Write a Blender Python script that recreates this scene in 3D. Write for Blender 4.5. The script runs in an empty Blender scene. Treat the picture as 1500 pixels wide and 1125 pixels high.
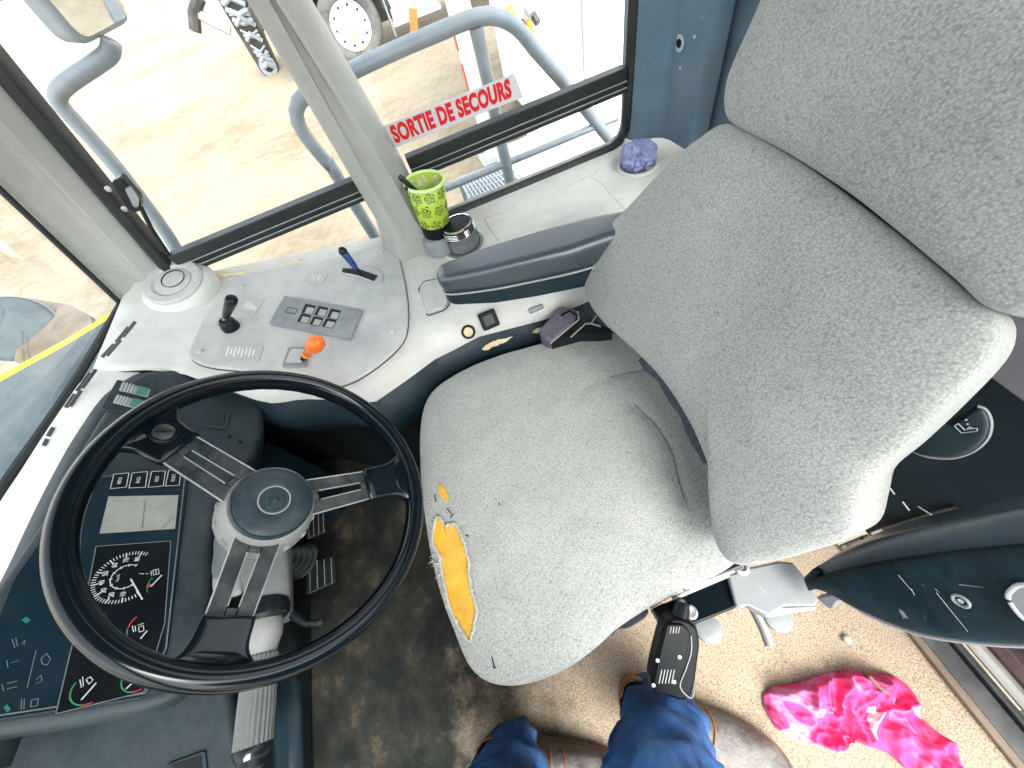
import bpy, bmesh, math, random
from mathutils import Vector, Matrix, noise
from mathutils.bvhtree import BVHTree
random.seed(7)
V = Vector
R = math.radians
scene = bpy.context.scene
col = scene.collection

# ------------------------------------------------------------------ camera
FPX, CX, CY = 541.0, 750.0, 562.5
fr = V((-0.9240, 0.3824, 0.0)).normalized()
pd = V((0.3824, 0.9240, 0)).normalized()
_t = 360.0
_s = FPX * FPX / _t
dn = V((_t * pd.x, _t * pd.y, FPX)).normalized()
rt = V((-_s * pd.x, -_s * pd.y, FPX)).normalized()
CAM = V((0, 0, 1.15))


def ray(px, py):
    v = V((px - CX, py - CY, FPX))
    return V((v.dot(fr), -v.dot(rt), -v.dot(dn))) / FPX


def P(px, py, x=None, y=None, z=None):
    """the point of a real plane x=, y= or z= met at one place of the photo"""
    r = ray(px, py)
    if x is not None: d = (x - CAM.x) / r.x
    elif y is not None: d = (y - CAM.y) / r.y
    else: d = (z - CAM.z) / r.z
    return CAM + r * d


def PP(px, py, p0, n):
    r = ray(px, py)
    return CAM + r * ((p0 - CAM).dot(n) / r.dot(n))


cam_data = bpy.data.cameras.new('camera')
cam = bpy.data.objects.new('camera', cam_data)
col.objects.link(cam)
cam_data.sensor_width = 36.0
cam_data.lens = 36.0 * FPX / 1500.0
cam_data.clip_start = 0.01
cam_data.clip_end = 2000
ax = [V((fr[i], -rt[i], -dn[i])) for i in range(3)]     # image right, image down, forward in world
m = Matrix((ax[0], -ax[1], -ax[2])).transposed().to_4x4()
m.translation = CAM
cam.matrix_world = m
scene.camera = cam

# ------------------------------------------------------------------ materials
MATS = {}


def mat(name, color, rough=0.5, metal=0.0, var=0.12, vscale=14.0, bump=0.0, bscale=300.0,
        dust=0.0, dustcol=(0.42, 0.38, 0.31), dscale=5.0, spec=0.5, coat=0.0, scratches=0.0, sheen=0.0):
    m = bpy.data.materials.new(name)
    m.use_nodes = True
    nt = m.node_tree
    N, L = nt.nodes, nt.links
    b = N['Principled BSDF']
    b.inputs['Roughness'].default_value = rough
    b.inputs['Metallic'].default_value = metal
    b.inputs['Specular IOR Level'].default_value = spec
    if coat: b.inputs['Coat Weight'].default_value = coat
    if sheen: b.inputs['Sheen Weight'].default_value = sheen
    tc = N.new('ShaderNodeTexCoord')
    n1 = N.new('ShaderNodeTexNoise'); n1.inputs['Scale'].default_value = vscale
    n1.inputs['Detail'].default_value = 6; n1.inputs['Roughness'].default_value = 0.65
    L.new(tc.outputs['Object'], n1.inputs['Vector'])
    rp = N.new('ShaderNodeValToRGB')
    rp.color_ramp.elements[0].position = 0.3; rp.color_ramp.elements[1].position = 0.72
    c0 = [max(0, c * (1 - var)) for c in color]; c1 = [min(1, c * (1 + var)) for c in color]
    rp.color_ramp.elements[0].color = (*c0, 1); rp.color_ramp.elements[1].color = (*c1, 1)
    L.new(n1.outputs['Fac'], rp.inputs['Fac'])
    out = rp.outputs['Color']
    if dust:
        n2 = N.new('ShaderNodeTexNoise'); n2.inputs['Scale'].default_value = dscale
        n2.inputs['Detail'].default_value = 9; n2.inputs['Roughness'].default_value = 0.7
        L.new(tc.outputs['Object'], n2.inputs['Vector'])
        r2 = N.new('ShaderNodeMapRange')
        r2.inputs['From Min'].default_value = 0.42; r2.inputs['From Max'].default_value = 0.75
        r2.inputs['To Min'].default_value = 0.0; r2.inputs['To Max'].default_value = dust
        L.new(n2.outputs['Fac'], r2.inputs['Value'])
        mx = N.new('ShaderNodeMix'); mx.data_type = 'RGBA'
        L.new(r2.outputs['Result'], mx.inputs['Factor'])
        L.new(out, mx.inputs['A']); mx.inputs['B'].default_value = (*dustcol, 1)
        out = mx.outputs['Result']
        rr = N.new('ShaderNodeMapRange')
        rr.inputs['To Min'].default_value = rough; rr.inputs['To Max'].default_value = min(1, rough + 0.45)
        L.new(r2.outputs['Result'], rr.inputs['Value']); L.new(rr.outputs['Result'], b.inputs['Roughness'])
    if scratches:
        mp = N.new('ShaderNodeMapping'); mp.inputs['Scale'].default_value = (60, 9, 20)
        mp.inputs['Rotation'].default_value = (0.3, 0.5, 0.9)
        L.new(tc.outputs['Object'], mp.inputs['Vector'])
        n3 = N.new('ShaderNodeTexNoise'); n3.inputs['Scale'].default_value = 3.0; n3.inputs['Detail'].default_value = 3
        L.new(mp.outputs['Vector'], n3.inputs['Vector'])
        r3 = N.new('ShaderNodeMapRange'); r3.inputs['From Min'].default_value = 0.68; r3.inputs['From Max'].default_value = 0.74
        r3.inputs['To Max'].default_value = scratches
        L.new(n3.outputs['Fac'], r3.inputs['Value'])
        mx = N.new('ShaderNodeMix'); mx.data_type = 'RGBA'
        L.new(r3.outputs['Result'], mx.inputs['Factor']); L.new(out, mx.inputs['A'])
        mx.inputs['B'].default_value = (0.4, 0.4, 0.38, 1); out = mx.outputs['Result']
    L.new(out, b.inputs['Base Color'])
    if bump:
        n4 = N.new('ShaderNodeTexNoise'); n4.inputs['Scale'].default_value = bscale; n4.inputs['Detail'].default_value = 3
        L.new(tc.outputs['Object'], n4.inputs['Vector'])
        bp = N.new('ShaderNodeBump'); bp.inputs['Strength'].default_value = bump; bp.inputs['Distance'].default_value = 0.002
        L.new(n4.outputs['Fac'], bp.inputs['Height']); L.new(bp.outputs['Normal'], b.inputs['Normal'])
    MATS[name] = m
    return m


def fabric_mat(name, dark, light, scale=330.0):
    m = bpy.data.materials.new(name); m.use_nodes = True
    nt = m.node_tree; N, L = nt.nodes, nt.links
    b = N['Principled BSDF']; b.inputs['Roughness'].default_value = 0.95
    b.inputs['Specular IOR Level'].default_value = 0.15
    b.inputs['Sheen Weight'].default_value = 0.25
    tc = N.new('ShaderNodeTexCoord')
    mp = N.new('ShaderNodeMapping'); mp.inputs['Scale'].default_value = (1, 1, 1.0)
    mp.inputs['Rotation'].default_value = (0.4, 0.2, 0.7)
    L.new(tc.outputs['Object'], mp.inputs['Vector'])
    vo = N.new('ShaderNodeTexVoronoi'); vo.inputs['Scale'].default_value = scale * 0.62; vo.inputs['Randomness'].default_value = 0.8
    L.new(mp.outputs['Vector'], vo.inputs['Vector'])
    n1 = N.new('ShaderNodeTexNoise'); n1.inputs['Scale'].default_value = scale * 0.9; n1.inputs['Detail'].default_value = 4
    n1.inputs['Roughness'].default_value = 0.75
    L.new(mp.outputs['Vector'], n1.inputs['Vector'])
    n2 = N.new('ShaderNodeTexNoise'); n2.inputs['Scale'].default_value = 7; n2.inputs['Detail'].default_value = 5
    L.new(tc.outputs['Object'], n2.inputs['Vector'])
    wv = N.new('ShaderNodeTexWave'); wv.inputs['Scale'].default_value = scale * 0.5; wv.inputs['Distortion'].default_value = 0.6
    wv.inputs['Detail'].default_value = 2; wv.inputs['Detail Scale'].default_value = 2
    L.new(mp.outputs['Vector'], wv.inputs['Vector'])
    a = N.new('ShaderNodeMath'); a.operation = 'MULTIPLY_ADD'; a.inputs[1].default_value = -0.50
    L.new(vo.outputs['Distance'], a.inputs[0]); L.new(n1.outputs['Fac'], a.inputs[2])
    a2 = N.new('ShaderNodeMath'); a2.operation = 'MULTIPLY_ADD'; a2.inputs[1].default_value = 0.07
    L.new(wv.outputs['Fac'], a2.inputs[0]); L.new(a.outputs[0], a2.inputs[2])
    a3 = N.new('ShaderNodeMath'); a3.operation = 'MULTIPLY_ADD'; a3.inputs[1].default_value = 0.3
    L.new(n2.outputs['Fac'], a3.inputs[0]); L.new(a2.outputs[0], a3.inputs[2])
    rp = N.new('ShaderNodeValToRGB')
    e = rp.color_ramp.elements
    e[0].position = 0.12; e[0].color = (*dark, 1)
    e[1].position = 0.72; e[1].color = (*light, 1)
    mid = e.new(0.42); mid.color = (*[0.5 * (x + y) * 0.98 for x, y in zip(dark, light)], 1)
    L.new(a3.outputs[0], rp.inputs['Fac']); L.new(rp.outputs['Color'], b.inputs['Base Color'])
    bp = N.new('ShaderNodeBump'); bp.inputs['Strength'].default_value = 0.4; bp.inputs['Distance'].default_value = 0.0014
    L.new(a2.outputs[0], bp.inputs['Height']); L.new(bp.outputs['Normal'], b.inputs['Normal'])
    MATS[name] = m
    return m


def glass_mat(name, tint=(0.8, 0.86, 0.85), dirt=0.04, dirtcol=(0.7, 0.66, 0.58)):
    m = bpy.data.materials.new(name); m.use_nodes = True
    nt = m.node_tree; N, L = nt.nodes, nt.links
    N.remove(N['Principled BSDF'])
    out = N['Material Output']
    tr = N.new('ShaderNodeBsdfTransparent'); tr.inputs['Color'].default_value = (*tint, 1)
    gl = N.new('ShaderNodeBsdfGlossy'); gl.inputs['Roughness'].default_value = 0.02
    fz = N.new('ShaderNodeFresnel'); fz.inputs['IOR'].default_value = 1.45
    df = N.new('ShaderNodeBsdfDiffuse'); df.inputs['Color'].default_value = (*dirtcol, 1)
    m1 = N.new('ShaderNodeMixShader'); m2 = N.new('ShaderNodeMixShader')
    fk = N.new('ShaderNodeMath'); fk.operation = 'MULTIPLY'; fk.inputs[1].default_value = 0.2
    L.new(fz.outputs[0], fk.inputs[0]); L.new(fk.outputs[0], m1.inputs[0]); L.new(tr.outputs[0], m1.inputs[1]); L.new(gl.outputs[0], m1.inputs[2])
    tc = N.new('ShaderNodeTexCoord')
    n1 = N.new('ShaderNodeTexNoise'); n1.inputs['Scale'].default_value = 9; n1.inputs['Detail'].default_value = 8
    L.new(tc.outputs['Object'], n1.inputs['Vector'])
    r = N.new('ShaderNodeMapRange'); r.inputs['From Min'].default_value = 0.35; r.inputs['From Max'].default_value = 0.75
    r.inputs['To Min'].default_value = dirt * 0.4; r.inputs['To Max'].default_value = dirt * 2.2
    L.new(n1.outputs['Fac'], r.inputs['Value'])
    L.new(r.outputs['Result'], m2.inputs[0]); L.new(m1.outputs[0], m2.inputs[1]); L.new(df.outputs[0], m2.inputs[2])
    L.new(m2.outputs[0], out.inputs['Surface'])
    MATS[name] = m
    return m


# ------------------------------------------------------------------ object helpers
ORG = {}


def link(o, parent, org):
    col.objects.link(o)
    if parent is not None:
        o.parent = parent
        o.location = org - ORG[parent.name]
    else:
        o.location = org
    ORG[o.name] = org.copy()


def tag(o, label=None, cat=None, group=None, kind=None):
    if label: o['label'] = label
    if cat: o['category'] = cat
    if group: o['group'] = group
    if kind: o['kind'] = kind
    return o


def thing(name, label, cat, loc, group=None):
    o = bpy.data.objects.new(name, None)
    o.empty_display_size = 0.05
    link(o, None, V(loc))
    return tag(o, label, cat, group)


def mk(name, verts, faces, material, parent=None, smooth=True, angle=35, bevel=0.0, bseg=2, sub=0, solid=0.0, org=None):
    verts = [V(v) for v in verts]
    if org is None:
        if parent is not None: org = ORG[parent.name]
        else:
            org = V((sum(v.x for v in verts) / len(verts), sum(v.y for v in verts) / len(verts), min(v.z for v in verts)))
    me = bpy.data.meshes.new(name)
    me.from_pydata([v - org for v in verts], [], faces)
    me.validate()
    bm = bmesh.new(); bm.from_mesh(me)
    bmesh.ops.remove_doubles(bm, verts=bm.verts, dist=1e-6)
    bmesh.ops.recalc_face_normals(bm, faces=bm.faces)
    bm.to_mesh(me); bm.free()
    if isinstance(material, str): material = MATS[material]
    me.materials.append(material)
    o = bpy.data.objects.new(name, me)
    link(o, parent, V(org))
    if smooth:
        me.shade_smooth()
        if angle < 180: me.set_sharp_from_angle(angle=R(angle))
    if solid:
        md = o.modifiers.new('solid', 'SOLIDIFY'); md.thickness = solid; md.offset = 0
    if bevel:
        md = o.modifiers.new('bevel', 'BEVEL'); md.width = bevel; md.segments = bseg
        md.limit_method = 'ANGLE'; md.angle_limit = R(40); md.harden_normals = False
    if sub:
        md = o.modifiers.new('sub', 'SUBSURF'); md.levels = sub; md.render_levels = sub
    return o


class MB:
    """collects shapes that make up ONE mesh"""
    def __init__(self): self.v = []; self.f = []

    def add(self, v, f):
        k = len(self.v)
        self.v += [V(q) for q in v]; self.f += [tuple(i + k for i in q) for q in f]
        return self

    def box(self, c, s, X=V((1, 0, 0)), Y=V((0, 1, 0)), Z=V((0, 0, 1))):
        c = V(c); v = []
        for i in (-.5, .5):
            for j in (-.5, .5):
                for k in (-.5, .5):
                    v.append(c + X * (i * s[0]) + Y * (j * s[1]) + Z * (k * s[2]))
        return self.add(v, [(0, 1, 3, 2), (4, 6, 7, 5), (0, 4, 5, 1), (2, 3, 7, 6), (0, 2, 6, 4), (1, 5, 7, 3)])

    def prism(self, pts, n, depth, top=0.0):
        """outline pts extruded from +n*top back to -n*depth"""
        n = V(n).normalized(); k = len(pts)
        v = [V(p) + n * top for p in pts] + [V(p) - n * depth for p in pts]
        f = [tuple(range(k)), tuple(range(2 * k - 1, k - 1, -1))]
        f += [(i, k + i, k + (i + 1) % k, (i + 1) % k) for i in range(k)]
        return self.add(v, f)

    def lathe(self, c, axis, prof, seg=32, caps=True):
        """prof: list of (radius, height along axis)"""
        c = V(c); a = V(axis).normalized()
        u = a.orthogonal().normalized(); w = a.cross(u)
        v = []; f = []
        for r_, h in prof:
            for i in range(seg):
                t = 2 * math.pi * i / seg
                v.append(c + a * h + (u * math.cos(t) + w * math.sin(t)) * r_)
        for j in range(len(prof) - 1):
            for i in range(seg):
                f.append((j * seg + i, j * seg + (i + 1) % seg, (j + 1) * seg + (i + 1) % seg, (j + 1) * seg + i))
        if caps:
            f.append(tuple(range(seg))[::-1]); f.append(tuple((len(prof) - 1) * seg + i for i in range(seg)))
        return self.add(v, f)

    def tube(self, pts, rad, seg=12, caps=True, squash=None):
        """swept circle; rad may be a list; squash=(axis vector, factor) flattens it"""
        pts = [V(p) for p in pts]; n = len(pts)
        rads = rad if isinstance(rad, (list, tuple)) else [rad] * n
        v = []; f = []
        t0 = (pts[1] - pts[0]).normalized(); u = t0.orthogonal().normalized()
        for i, p in enumerate(pts):
            a = pts[max(0, i - 1)]; b = pts[min(n - 1, i + 1)]
            t = (b - a).normalized()
            u = (u - t * u.dot(t)).normalized(); w = t.cross(u)
            for k in range(seg):
                th = 2 * math.pi * k / seg
                o = (u * math.cos(th) + w * math.sin(th)) * rads[i]
                if squash is not None: o = o - squash[0] * o.dot(squash[0]) * (1 - squash[1])
                v.append(p + o)
        for i in range(n - 1):
            for k in range(seg):
                f.append((i * seg + k, i * seg + (k + 1) % seg, (i + 1) * seg + (k + 1) % seg, (i + 1) * seg + k))
        if caps:
            f.append(tuple(range(seg))[::-1]); f.append(tuple((n - 1) * seg + k for k in range(seg)))
        return self.add(v, f)

    def loft(self, rows, closed=False):
        m_ = len(rows[0]); v = []; f = []
        for r_ in rows: v += [V(p) for p in r_]
        for i in range(len(rows) - 1):
            for j in range(m_ if closed else m_ - 1):
                f.append((i * m_ + j, i * m_ + (j + 1) % m_, (i + 1) * m_ + (j + 1) % m_, (i + 1) * m_ + j))
        return self.add(v, f)

    def pillow(self, outline, n, dome, depth, rings=9, p=3.0, side=0.0, fn=None):
        """puffy body: outline is the widest contour, dome rises along n, depth is the back"""
        n = V(n).normalized(); k = len(outline)
        c = sum((V(q) for q in outline), V()) / k
        sched = [(0.90, -depth), (0.975, -depth * .9), (1.0, -depth * .65), (1.0, -depth * .3), (1.0, 0.0)]
        for i in range(1, rings + 1):
            s = math.cos(math.pi / 2 * i / rings * .985) if i < rings else 0.02
            sched.append((s, dome * (1 - s ** p) ** (1 / p)))
        v = []; f = []
        for s, h in sched:
            for q in outline:
                w = c + (V(q) - c) * s + n * h
                v.append(w)
        if fn: v = [fn(w, c) for w in v]
        for j in range(len(sched) - 1):
            for i in range(k):
                f.append((j * k + i, j * k + (i + 1) % k, (j + 1) * k + (i + 1) % k, (j + 1) * k + i))
        f.append(tuple(range(k))[::-1])
        f.append(tuple((len(sched) - 1) * k + i for i in range(k)))
        return self.add(v, f)

    def build(self, name, material, parent=None, **kw):
        return mk(name, self.v, self.f, material, parent, **kw)


def smooth_closed(pts, n=96):
    """closed Catmull-Rom through pts, resampled evenly"""
    pts = [V(p) for p in pts]; k = len(pts); out = []
    for i in range(k):
        p0, p1, p2, p3 = pts[i - 1], pts[i], pts[(i + 1) % k], pts[(i + 2) % k]
        for j in range(16):
            t = j / 16
            out.append(0.5 * ((2 * p1) + (p2 - p0) * t + (2 * p0 - 5 * p1 + 4 * p2 - p3) * t * t + (3 * p1 - p0 - 3 * p2 + p3) * t ** 3))
    L = [0]
    for i in range(len(out)): L.append(L[-1] + (out[(i + 1) % len(out)] - out[i]).length)
    res = []; j = 0
    for q in range(n):
        s = L[-1] * q / n
        while L[j + 1] < s: j += 1
        a, b = out[j], out[(j + 1) % len(out)]
        res.append(a.lerp(b, (s - L[j]) / max(1e-9, L[j + 1] - L[j])))
    return res


def smooth_open(pts, n=40):
    pts = [V(p) for p in pts]; k = len(pts); out = []
    for i in range(k - 1):
        p1, p2 = pts[i], pts[i + 1]
        p0 = pts[i - 1] if i else p1 * 2 - p2
        p3 = pts[i + 2] if i + 2 < k else p2 * 2 - p1
        for j in range(16):
            t = j / 16
            out.append(0.5 * ((2 * p1) + (p2 - p0) * t + (2 * p0 - 5 * p1 + 4 * p2 - p3) * t * t + (3 * p1 - p0 - 3 * p2 + p3) * t ** 3))
    out.append(pts[-1])
    L = [0]
    for i in range(len(out) - 1): L.append(L[-1] + (out[i + 1] - out[i]).length)
    res = []; j = 0
    for q in range(n):
        s = L[-1] * q / (n - 1)
        while j < len(out) - 2 and L[j + 1] < s: j += 1
        res.append(out[j].lerp(out[j + 1], min(1, (s - L[j]) / max(1e-9, L[j + 1] - L[j]))))
    return res


def round_poly(pts, r_, seg=5):
    """polygon with rounded corners"""
    pts = [V(p) for p in pts]; k = len(pts); out = []
    for i in range(k):
        a, b, c = pts[i - 1], pts[i], pts[(i + 1) % k]
        d1 = (a - b); d2 = (c - b)
        rr = min(r_, d1.length * .48, d2.length * .48)
        p1 = b + d1.normalized() * rr; p2 = b + d2.normalized() * rr
        for j in range(seg + 1):
            t = j / seg
            out.append(p1 * (1 - t) ** 2 + b * (2 * t * (1 - t)) + p2 * t * t)
    return out


def text_obj(name, body, origin, xd, yd, height, material, parent, bold=0.0, sx=1.0, ext=0.0004, spacing=1.0, center=False):
    cu = bpy.data.curves.new(name, 'FONT')
    cu.body = body; cu.size = 1.0; cu.offset = bold; cu.space_character = spacing
    cu.extrude = 0.0; cu.resolution_u = 4
    if center: cu.align_x = 'CENTER'; cu.align_y = 'CENTER'
    t = bpy.data.objects.new(name, cu); col.objects.link(t)
    dg = bpy.context.evaluated_depsgraph_get(); dg.update()
    me = bpy.data.meshes.new_from_object(t.evaluated_get(dg))
    vs = [v.co.copy() for v in me.vertices]; fs = [tuple(p.vertices) for p in me.polygons]
    bpy.data.objects.remove(t); bpy.data.curves.remove(cu)
    xd = V(xd).normalized(); yd = V(yd).normalized(); zd = xd.cross(yd)
    k = height / 0.70
    w = [V(origin) + xd * (v.x * k * sx) + yd * (v.y * k) + zd * ext for v in vs]
    o = mk(name, w, fs, material, parent, smooth=False)
    return o


def bvh_of(o):
    dg = bpy.context.evaluated_depsgraph_get(); dg.update()
    ev = o.evaluated_get(dg); me = ev.to_mesh()
    mw = Matrix.Translation(ORG[o.name])
    t = BVHTree.FromPolygons([mw @ v.co for v in me.vertices], [tuple(p.vertices) for p in me.polygons])
    ev.to_mesh_clear()
    return t


def on_surface(bvh, px, py, off=0.001):
    h = bvh.ray_cast(CAM, ray(px, py).normalized())
    if h[0] is None: return None
    n = h[1]
    if n.dot(ray(px, py)) > 0: n = -n
    return h[0] + n * off
# ------------------------------------------------------------------ palette
mat('trim', (0.58, 0.59, 0.555), 0.5, var=0.07, vscale=6, bump=0.12, bscale=420, dust=0.55, dustcol=(0.36, 0.34, 0.285), dscale=7)
mat('trim_panel', (0.49, 0.495, 0.465), 0.45, var=0.10, vscale=9, bump=0.1, bscale=420, dust=0.85, dustcol=(0.22, 0.255, 0.28), dscale=5)
mat('pillar_grey', (0.34, 0.35, 0.325), 0.5, var=0.1, vscale=5, bump=0.06, dust=0.5, dustcol=(0.19, 0.19, 0.165), dscale=4)
mat('dark_teal', (0.007, 0.020, 0.028), 0.42, spec=0.3, var=0.3, vscale=11, bump=0.15, bscale=500, dust=0.16, dustcol=(0.10, 0.14, 0.15), dscale=6)
mat('dark_scuffed', (0.005, 0.018, 0.025), 0.5, spec=0.12, var=0.35, vscale=14, bump=0.2, bscale=600, dust=0.2, dustcol=(0.09, 0.13, 0.14), dscale=8, scratches=0.5)
mat('dash_dark', (0.009, 0.018, 0.023), 0.5, spec=0.3, var=0.2, vscale=9, bump=0.25, bscale=600, dust=0.5, dustcol=(0.085, 0.105, 0.108), dscale=5)
mat('panel_blue', (0.003, 0.014, 0.022), 0.3, spec=0.2, var=0.15, vscale=10, dust=0.08, dustcol=(0.08, 0.11, 0.12))
mat('panel_black', (0.002, 0.004, 0.006), 0.3, spec=0.2, var=0.2, dust=0.05, dustcol=(0.1, 0.12, 0.12))
mat('black', (0.004, 0.006, 0.008), 0.5, spec=0.2, var=0.25, dust=0.05, dustcol=(0.14, 0.14, 0.13))
mat('gloss_black', (0.002, 0.005, 0.008), 0.13, spec=0.3, var=0.15, coat=0.0, dust=0.02, dustcol=(0.12, 0.13, 0.13), dscale=9)
mat('satin_black', (0.005, 0.009, 0.011), 0.3, spec=0.25, var=0.2, dust=0.06, dustcol=(0.14, 0.16, 0.16))
mat('hub_teal', (0.014, 0.030, 0.038), 0.42, spec=0.3, var=0.2, vscale=20, bump=0.1, dust=0.3, dustcol=(0.18, 0.2, 0.2))
mat('shroud_grey', (0.10, 0.113, 0.113), 0.45, var=0.15, vscale=20, dust=0.3, dustcol=(0.28, 0.27, 0.23))
mat('hub_grey', (0.20, 0.21, 0.205), 0.45, var=0.15, vscale=20, dust=0.3, dustcol=(0.35, 0.33, 0.28))
mat('spoke_metal', (0.012, 0.018, 0.021), 0.33, spec=0.35, metal=0.1, var=0.3, vscale=40, dust=0.35, dustcol=(0.2, 0.2, 0.18), dscale=20)
mat('rubber', (0.004, 0.008, 0.010), 0.45, var=0.3, dust=0.10, dustcol=(0.2, 0.19, 0.16))
mat('rubber_edge', (0.30, 0.31, 0.29), 0.5, var=0.2)
mat('chrome', (0.7, 0.7, 0.7), 0.12, metal=1.0, var=0.1)
mat('steel', (0.42, 0.43, 0.43), 0.38, metal=0.6, var=0.25, vscale=30, dust=0.3, dustcol=(0.25, 0.22, 0.18))
mat('bracket_grey', (0.22, 0.235, 0.245), 0.45, metal=0.2, var=0.12, vscale=15, dust=0.25, dustcol=(0.4, 0.37, 0.31), scratches=0.3)
mat('cab_blue', (0.085, 0.150, 0.195), 0.28, var=0.2, vscale=6, dust=0.3, dustcol=(0.25, 0.27, 0.28), scratches=0.3)
mat('rear_panel', (0.20, 0.21, 0.25), 0.5, var=0.12, vscale=4, bump=0.05, dust=0.3, dustcol=(0.3, 0.29, 0.27))
mat('rear_dark', (0.010, 0.024, 0.033), 0.6, spec=0.15, var=0.3, vscale=8, dust=0.03, dustcol=(0.12, 0.13, 0.13))
mat('arm_vinyl', (0.030, 0.045, 0.057), 0.28, spec=0.9, var=0.15, vscale=12, bump=0.12, bscale=700, dust=0.12, dustcol=(0.2, 0.21, 0.21))
mat('foam', (0.55, 0.285, 0.012), 0.85, var=0.3, vscale=22, bump=0.6, bscale=260, dust=0.6, dustcol=(0.62, 0.43, 0.13), dscale=14)
mat('thread', (0.36, 0.36, 0.32), 0.9, var=0.2, vscale=200)
mat('orange', (0.85, 0.17, 0.012), 0.35, var=0.15, vscale=30)
mat('amber', (0.80, 0.26, 0.02), 0.4, var=0.15, vscale=30)
mat('blue_chrome', (0.05, 0.12, 0.35), 0.2, metal=0.7, var=0.5, vscale=60)
mat('grey_plate', (0.43, 0.445, 0.43), 0.5, var=0.08, vscale=30, dust=0.3, dustcol=(0.4, 0.38, 0.32))
mat('emboss', (0.80, 0.80, 0.77), 0.5, var=0.06)
mat('switch_grey', (0.20, 0.22, 0.225), 0.45, var=0.25, vscale=18, dust=0.5, dustcol=(0.36, 0.38, 0.38), dscale=10)
mat('recess', (0.34, 0.35, 0.32), 0.6, var=0.15)
mat('lime', (0.36, 0.52, 0.045), 0.35, var=0.06)
mat('lime_rim', (0.52, 0.74, 0.28), 0.35, var=0.06)
mat('cup_hole', (0.03, 0.05, 0.008), 0.8, var=0.2)
mat('hole_light', (0.66, 0.62, 0.46), 0.5, var=0.5, vscale=120)  # bright beige standing for daylight seen through the cup's cut-outs
mat('blue_pen', (0.02, 0.10, 0.30), 0.3)
mat('blue_cloth', (0.23, 0.27, 0.46), 0.9, var=0.12, vscale=40, bump=0.5, bscale=500)
mat('white_paint', (0.80, 0.80, 0.79), 0.4, var=0.05, vscale=3, dust=0.15, dustcol=(0.6, 0.55, 0.45))
mat('grey_paint', (0.34, 0.39, 0.44), 0.45, var=0.12, vscale=12, dust=0.35, dustcol=(0.5, 0.46, 0.38))
mat('galv', (0.27, 0.32, 0.365), 0.45, var=0.15, vscale=14, metal=0.2, dust=0.35, dustcol=(0.5, 0.46, 0.4))
mat('tyre', (0.075, 0.078, 0.08), 0.8, var=0.25, vscale=8, dust=0.7, dustcol=(0.30, 0.28, 0.25), dscale=3)
mat('truck_black', (0.02, 0.022, 0.024), 0.5, var=0.3, dust=0.4, dustcol=(0.25, 0.22, 0.18))
mat('rust_brown', (0.36, 0.18, 0.05), 0.8, var=0.3)
mat('red_mark', (0.65, 0.03, 0.03), 0.5)
mat('hood_grey', (0.050, 0.076, 0.092), 0.55, spec=0.15, var=0.1, vscale=4, bump=0.1, dust=0.3, dustcol=(0.3, 0.31, 0.3))
mat('yellow_paint', (0.85, 0.66, 0.01), 0.4, var=0.05)
mat('sticker', (0.56, 0.55, 0.55), 0.5, var=0.06, vscale=30)
mat('sign_red', (0.62, 0.003, 0.006), 0.45, var=0.05)
mat('ink_white', (0.42, 0.45, 0.45), 0.5, var=0.1)
mat('ink_grey', (0.10, 0.125, 0.13), 0.5, var=0.1)
mat('ink_green', (0.015, 0.17, 0.065), 0.5)
mat('ink_red', (0.34, 0.02, 0.025), 0.5)
mat('lcd', (0.27, 0.29, 0.265), 0.22, var=0.12, vscale=25, dust=0.5, dustcol=(0.16, 0.15, 0.11), dscale=14)
mat('green_lens', (0.02, 0.14, 0.10), 0.3)
mat('pink_plastic', (0.72, 0.16, 0.20), 0.45)
mat('denim', (0.016, 0.075, 0.23), 0.9, var=0.5, vscale=14, bump=0.5, bscale=900, dust=0.8, dustcol=(0.09, 0.23, 0.48), dscale=11)
mat('leather', (0.085, 0.073, 0.067), 0.45, var=0.45, vscale=30, bump=0.6, bscale=160, dust=0.75, dustcol=(0.26, 0.24, 0.22), dscale=26)
mat('sole', (0.20, 0.115, 0.045), 0.7, var=0.2)
mat('boot_tan', (0.34, 0.13, 0.03), 0.5, var=0.25)
mat('skin', (0.55, 0.36, 0.27), 0.5)
mat('sill_dark', (0.055, 0.058, 0.060), 0.5, var=0.35, vscale=14, dust=0.5, dustcol=(0.25, 0.22, 0.18))
mat('sill_brown', (0.13, 0.095, 0.06), 0.6, var=0.3, dust=0.4)
mat('sill_cream', (0.56, 0.54, 0.47), 0.5, var=0.12)
mat('headliner', (0.13, 0.14, 0.14), 0.8, var=0.1)
mat('maroon', (0.13, 0.07, 0.075), 0.6, var=0.35, vscale=16, dust=0.5)
mat('worn_yellow', (0.62, 0.52, 0.30), 0.7, var=0.2, vscale=60)
mat('belt', (0.10, 0.09, 0.125), 0.75, var=0.3, vscale=90, bump=0.4, bscale=900)
mat('black_pen', (0.008, 0.008, 0.01), 0.3)
fabric_mat('seat_fabric', (0.165, 0.182, 0.170), (0.40, 0.412, 0.383), 540.0)
glass_mat('cab_glass', (0.90, 0.93, 0.93), 0.030)
glass_mat('jar_plastic', (0.62, 0.66, 0.66), 0.22, (0.36, 0.38, 0.38))

# mirror
m = bpy.data.materials.new('mirror'); m.use_nodes = True
b = m.node_tree.nodes['Principled BSDF']; b.inputs['Metallic'].default_value = 1; b.inputs['Roughness'].default_value = 0.03
b.inputs['Base Color'].default_value = (0.66, 0.69, 0.70, 1); MATS['mirror'] = m

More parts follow.
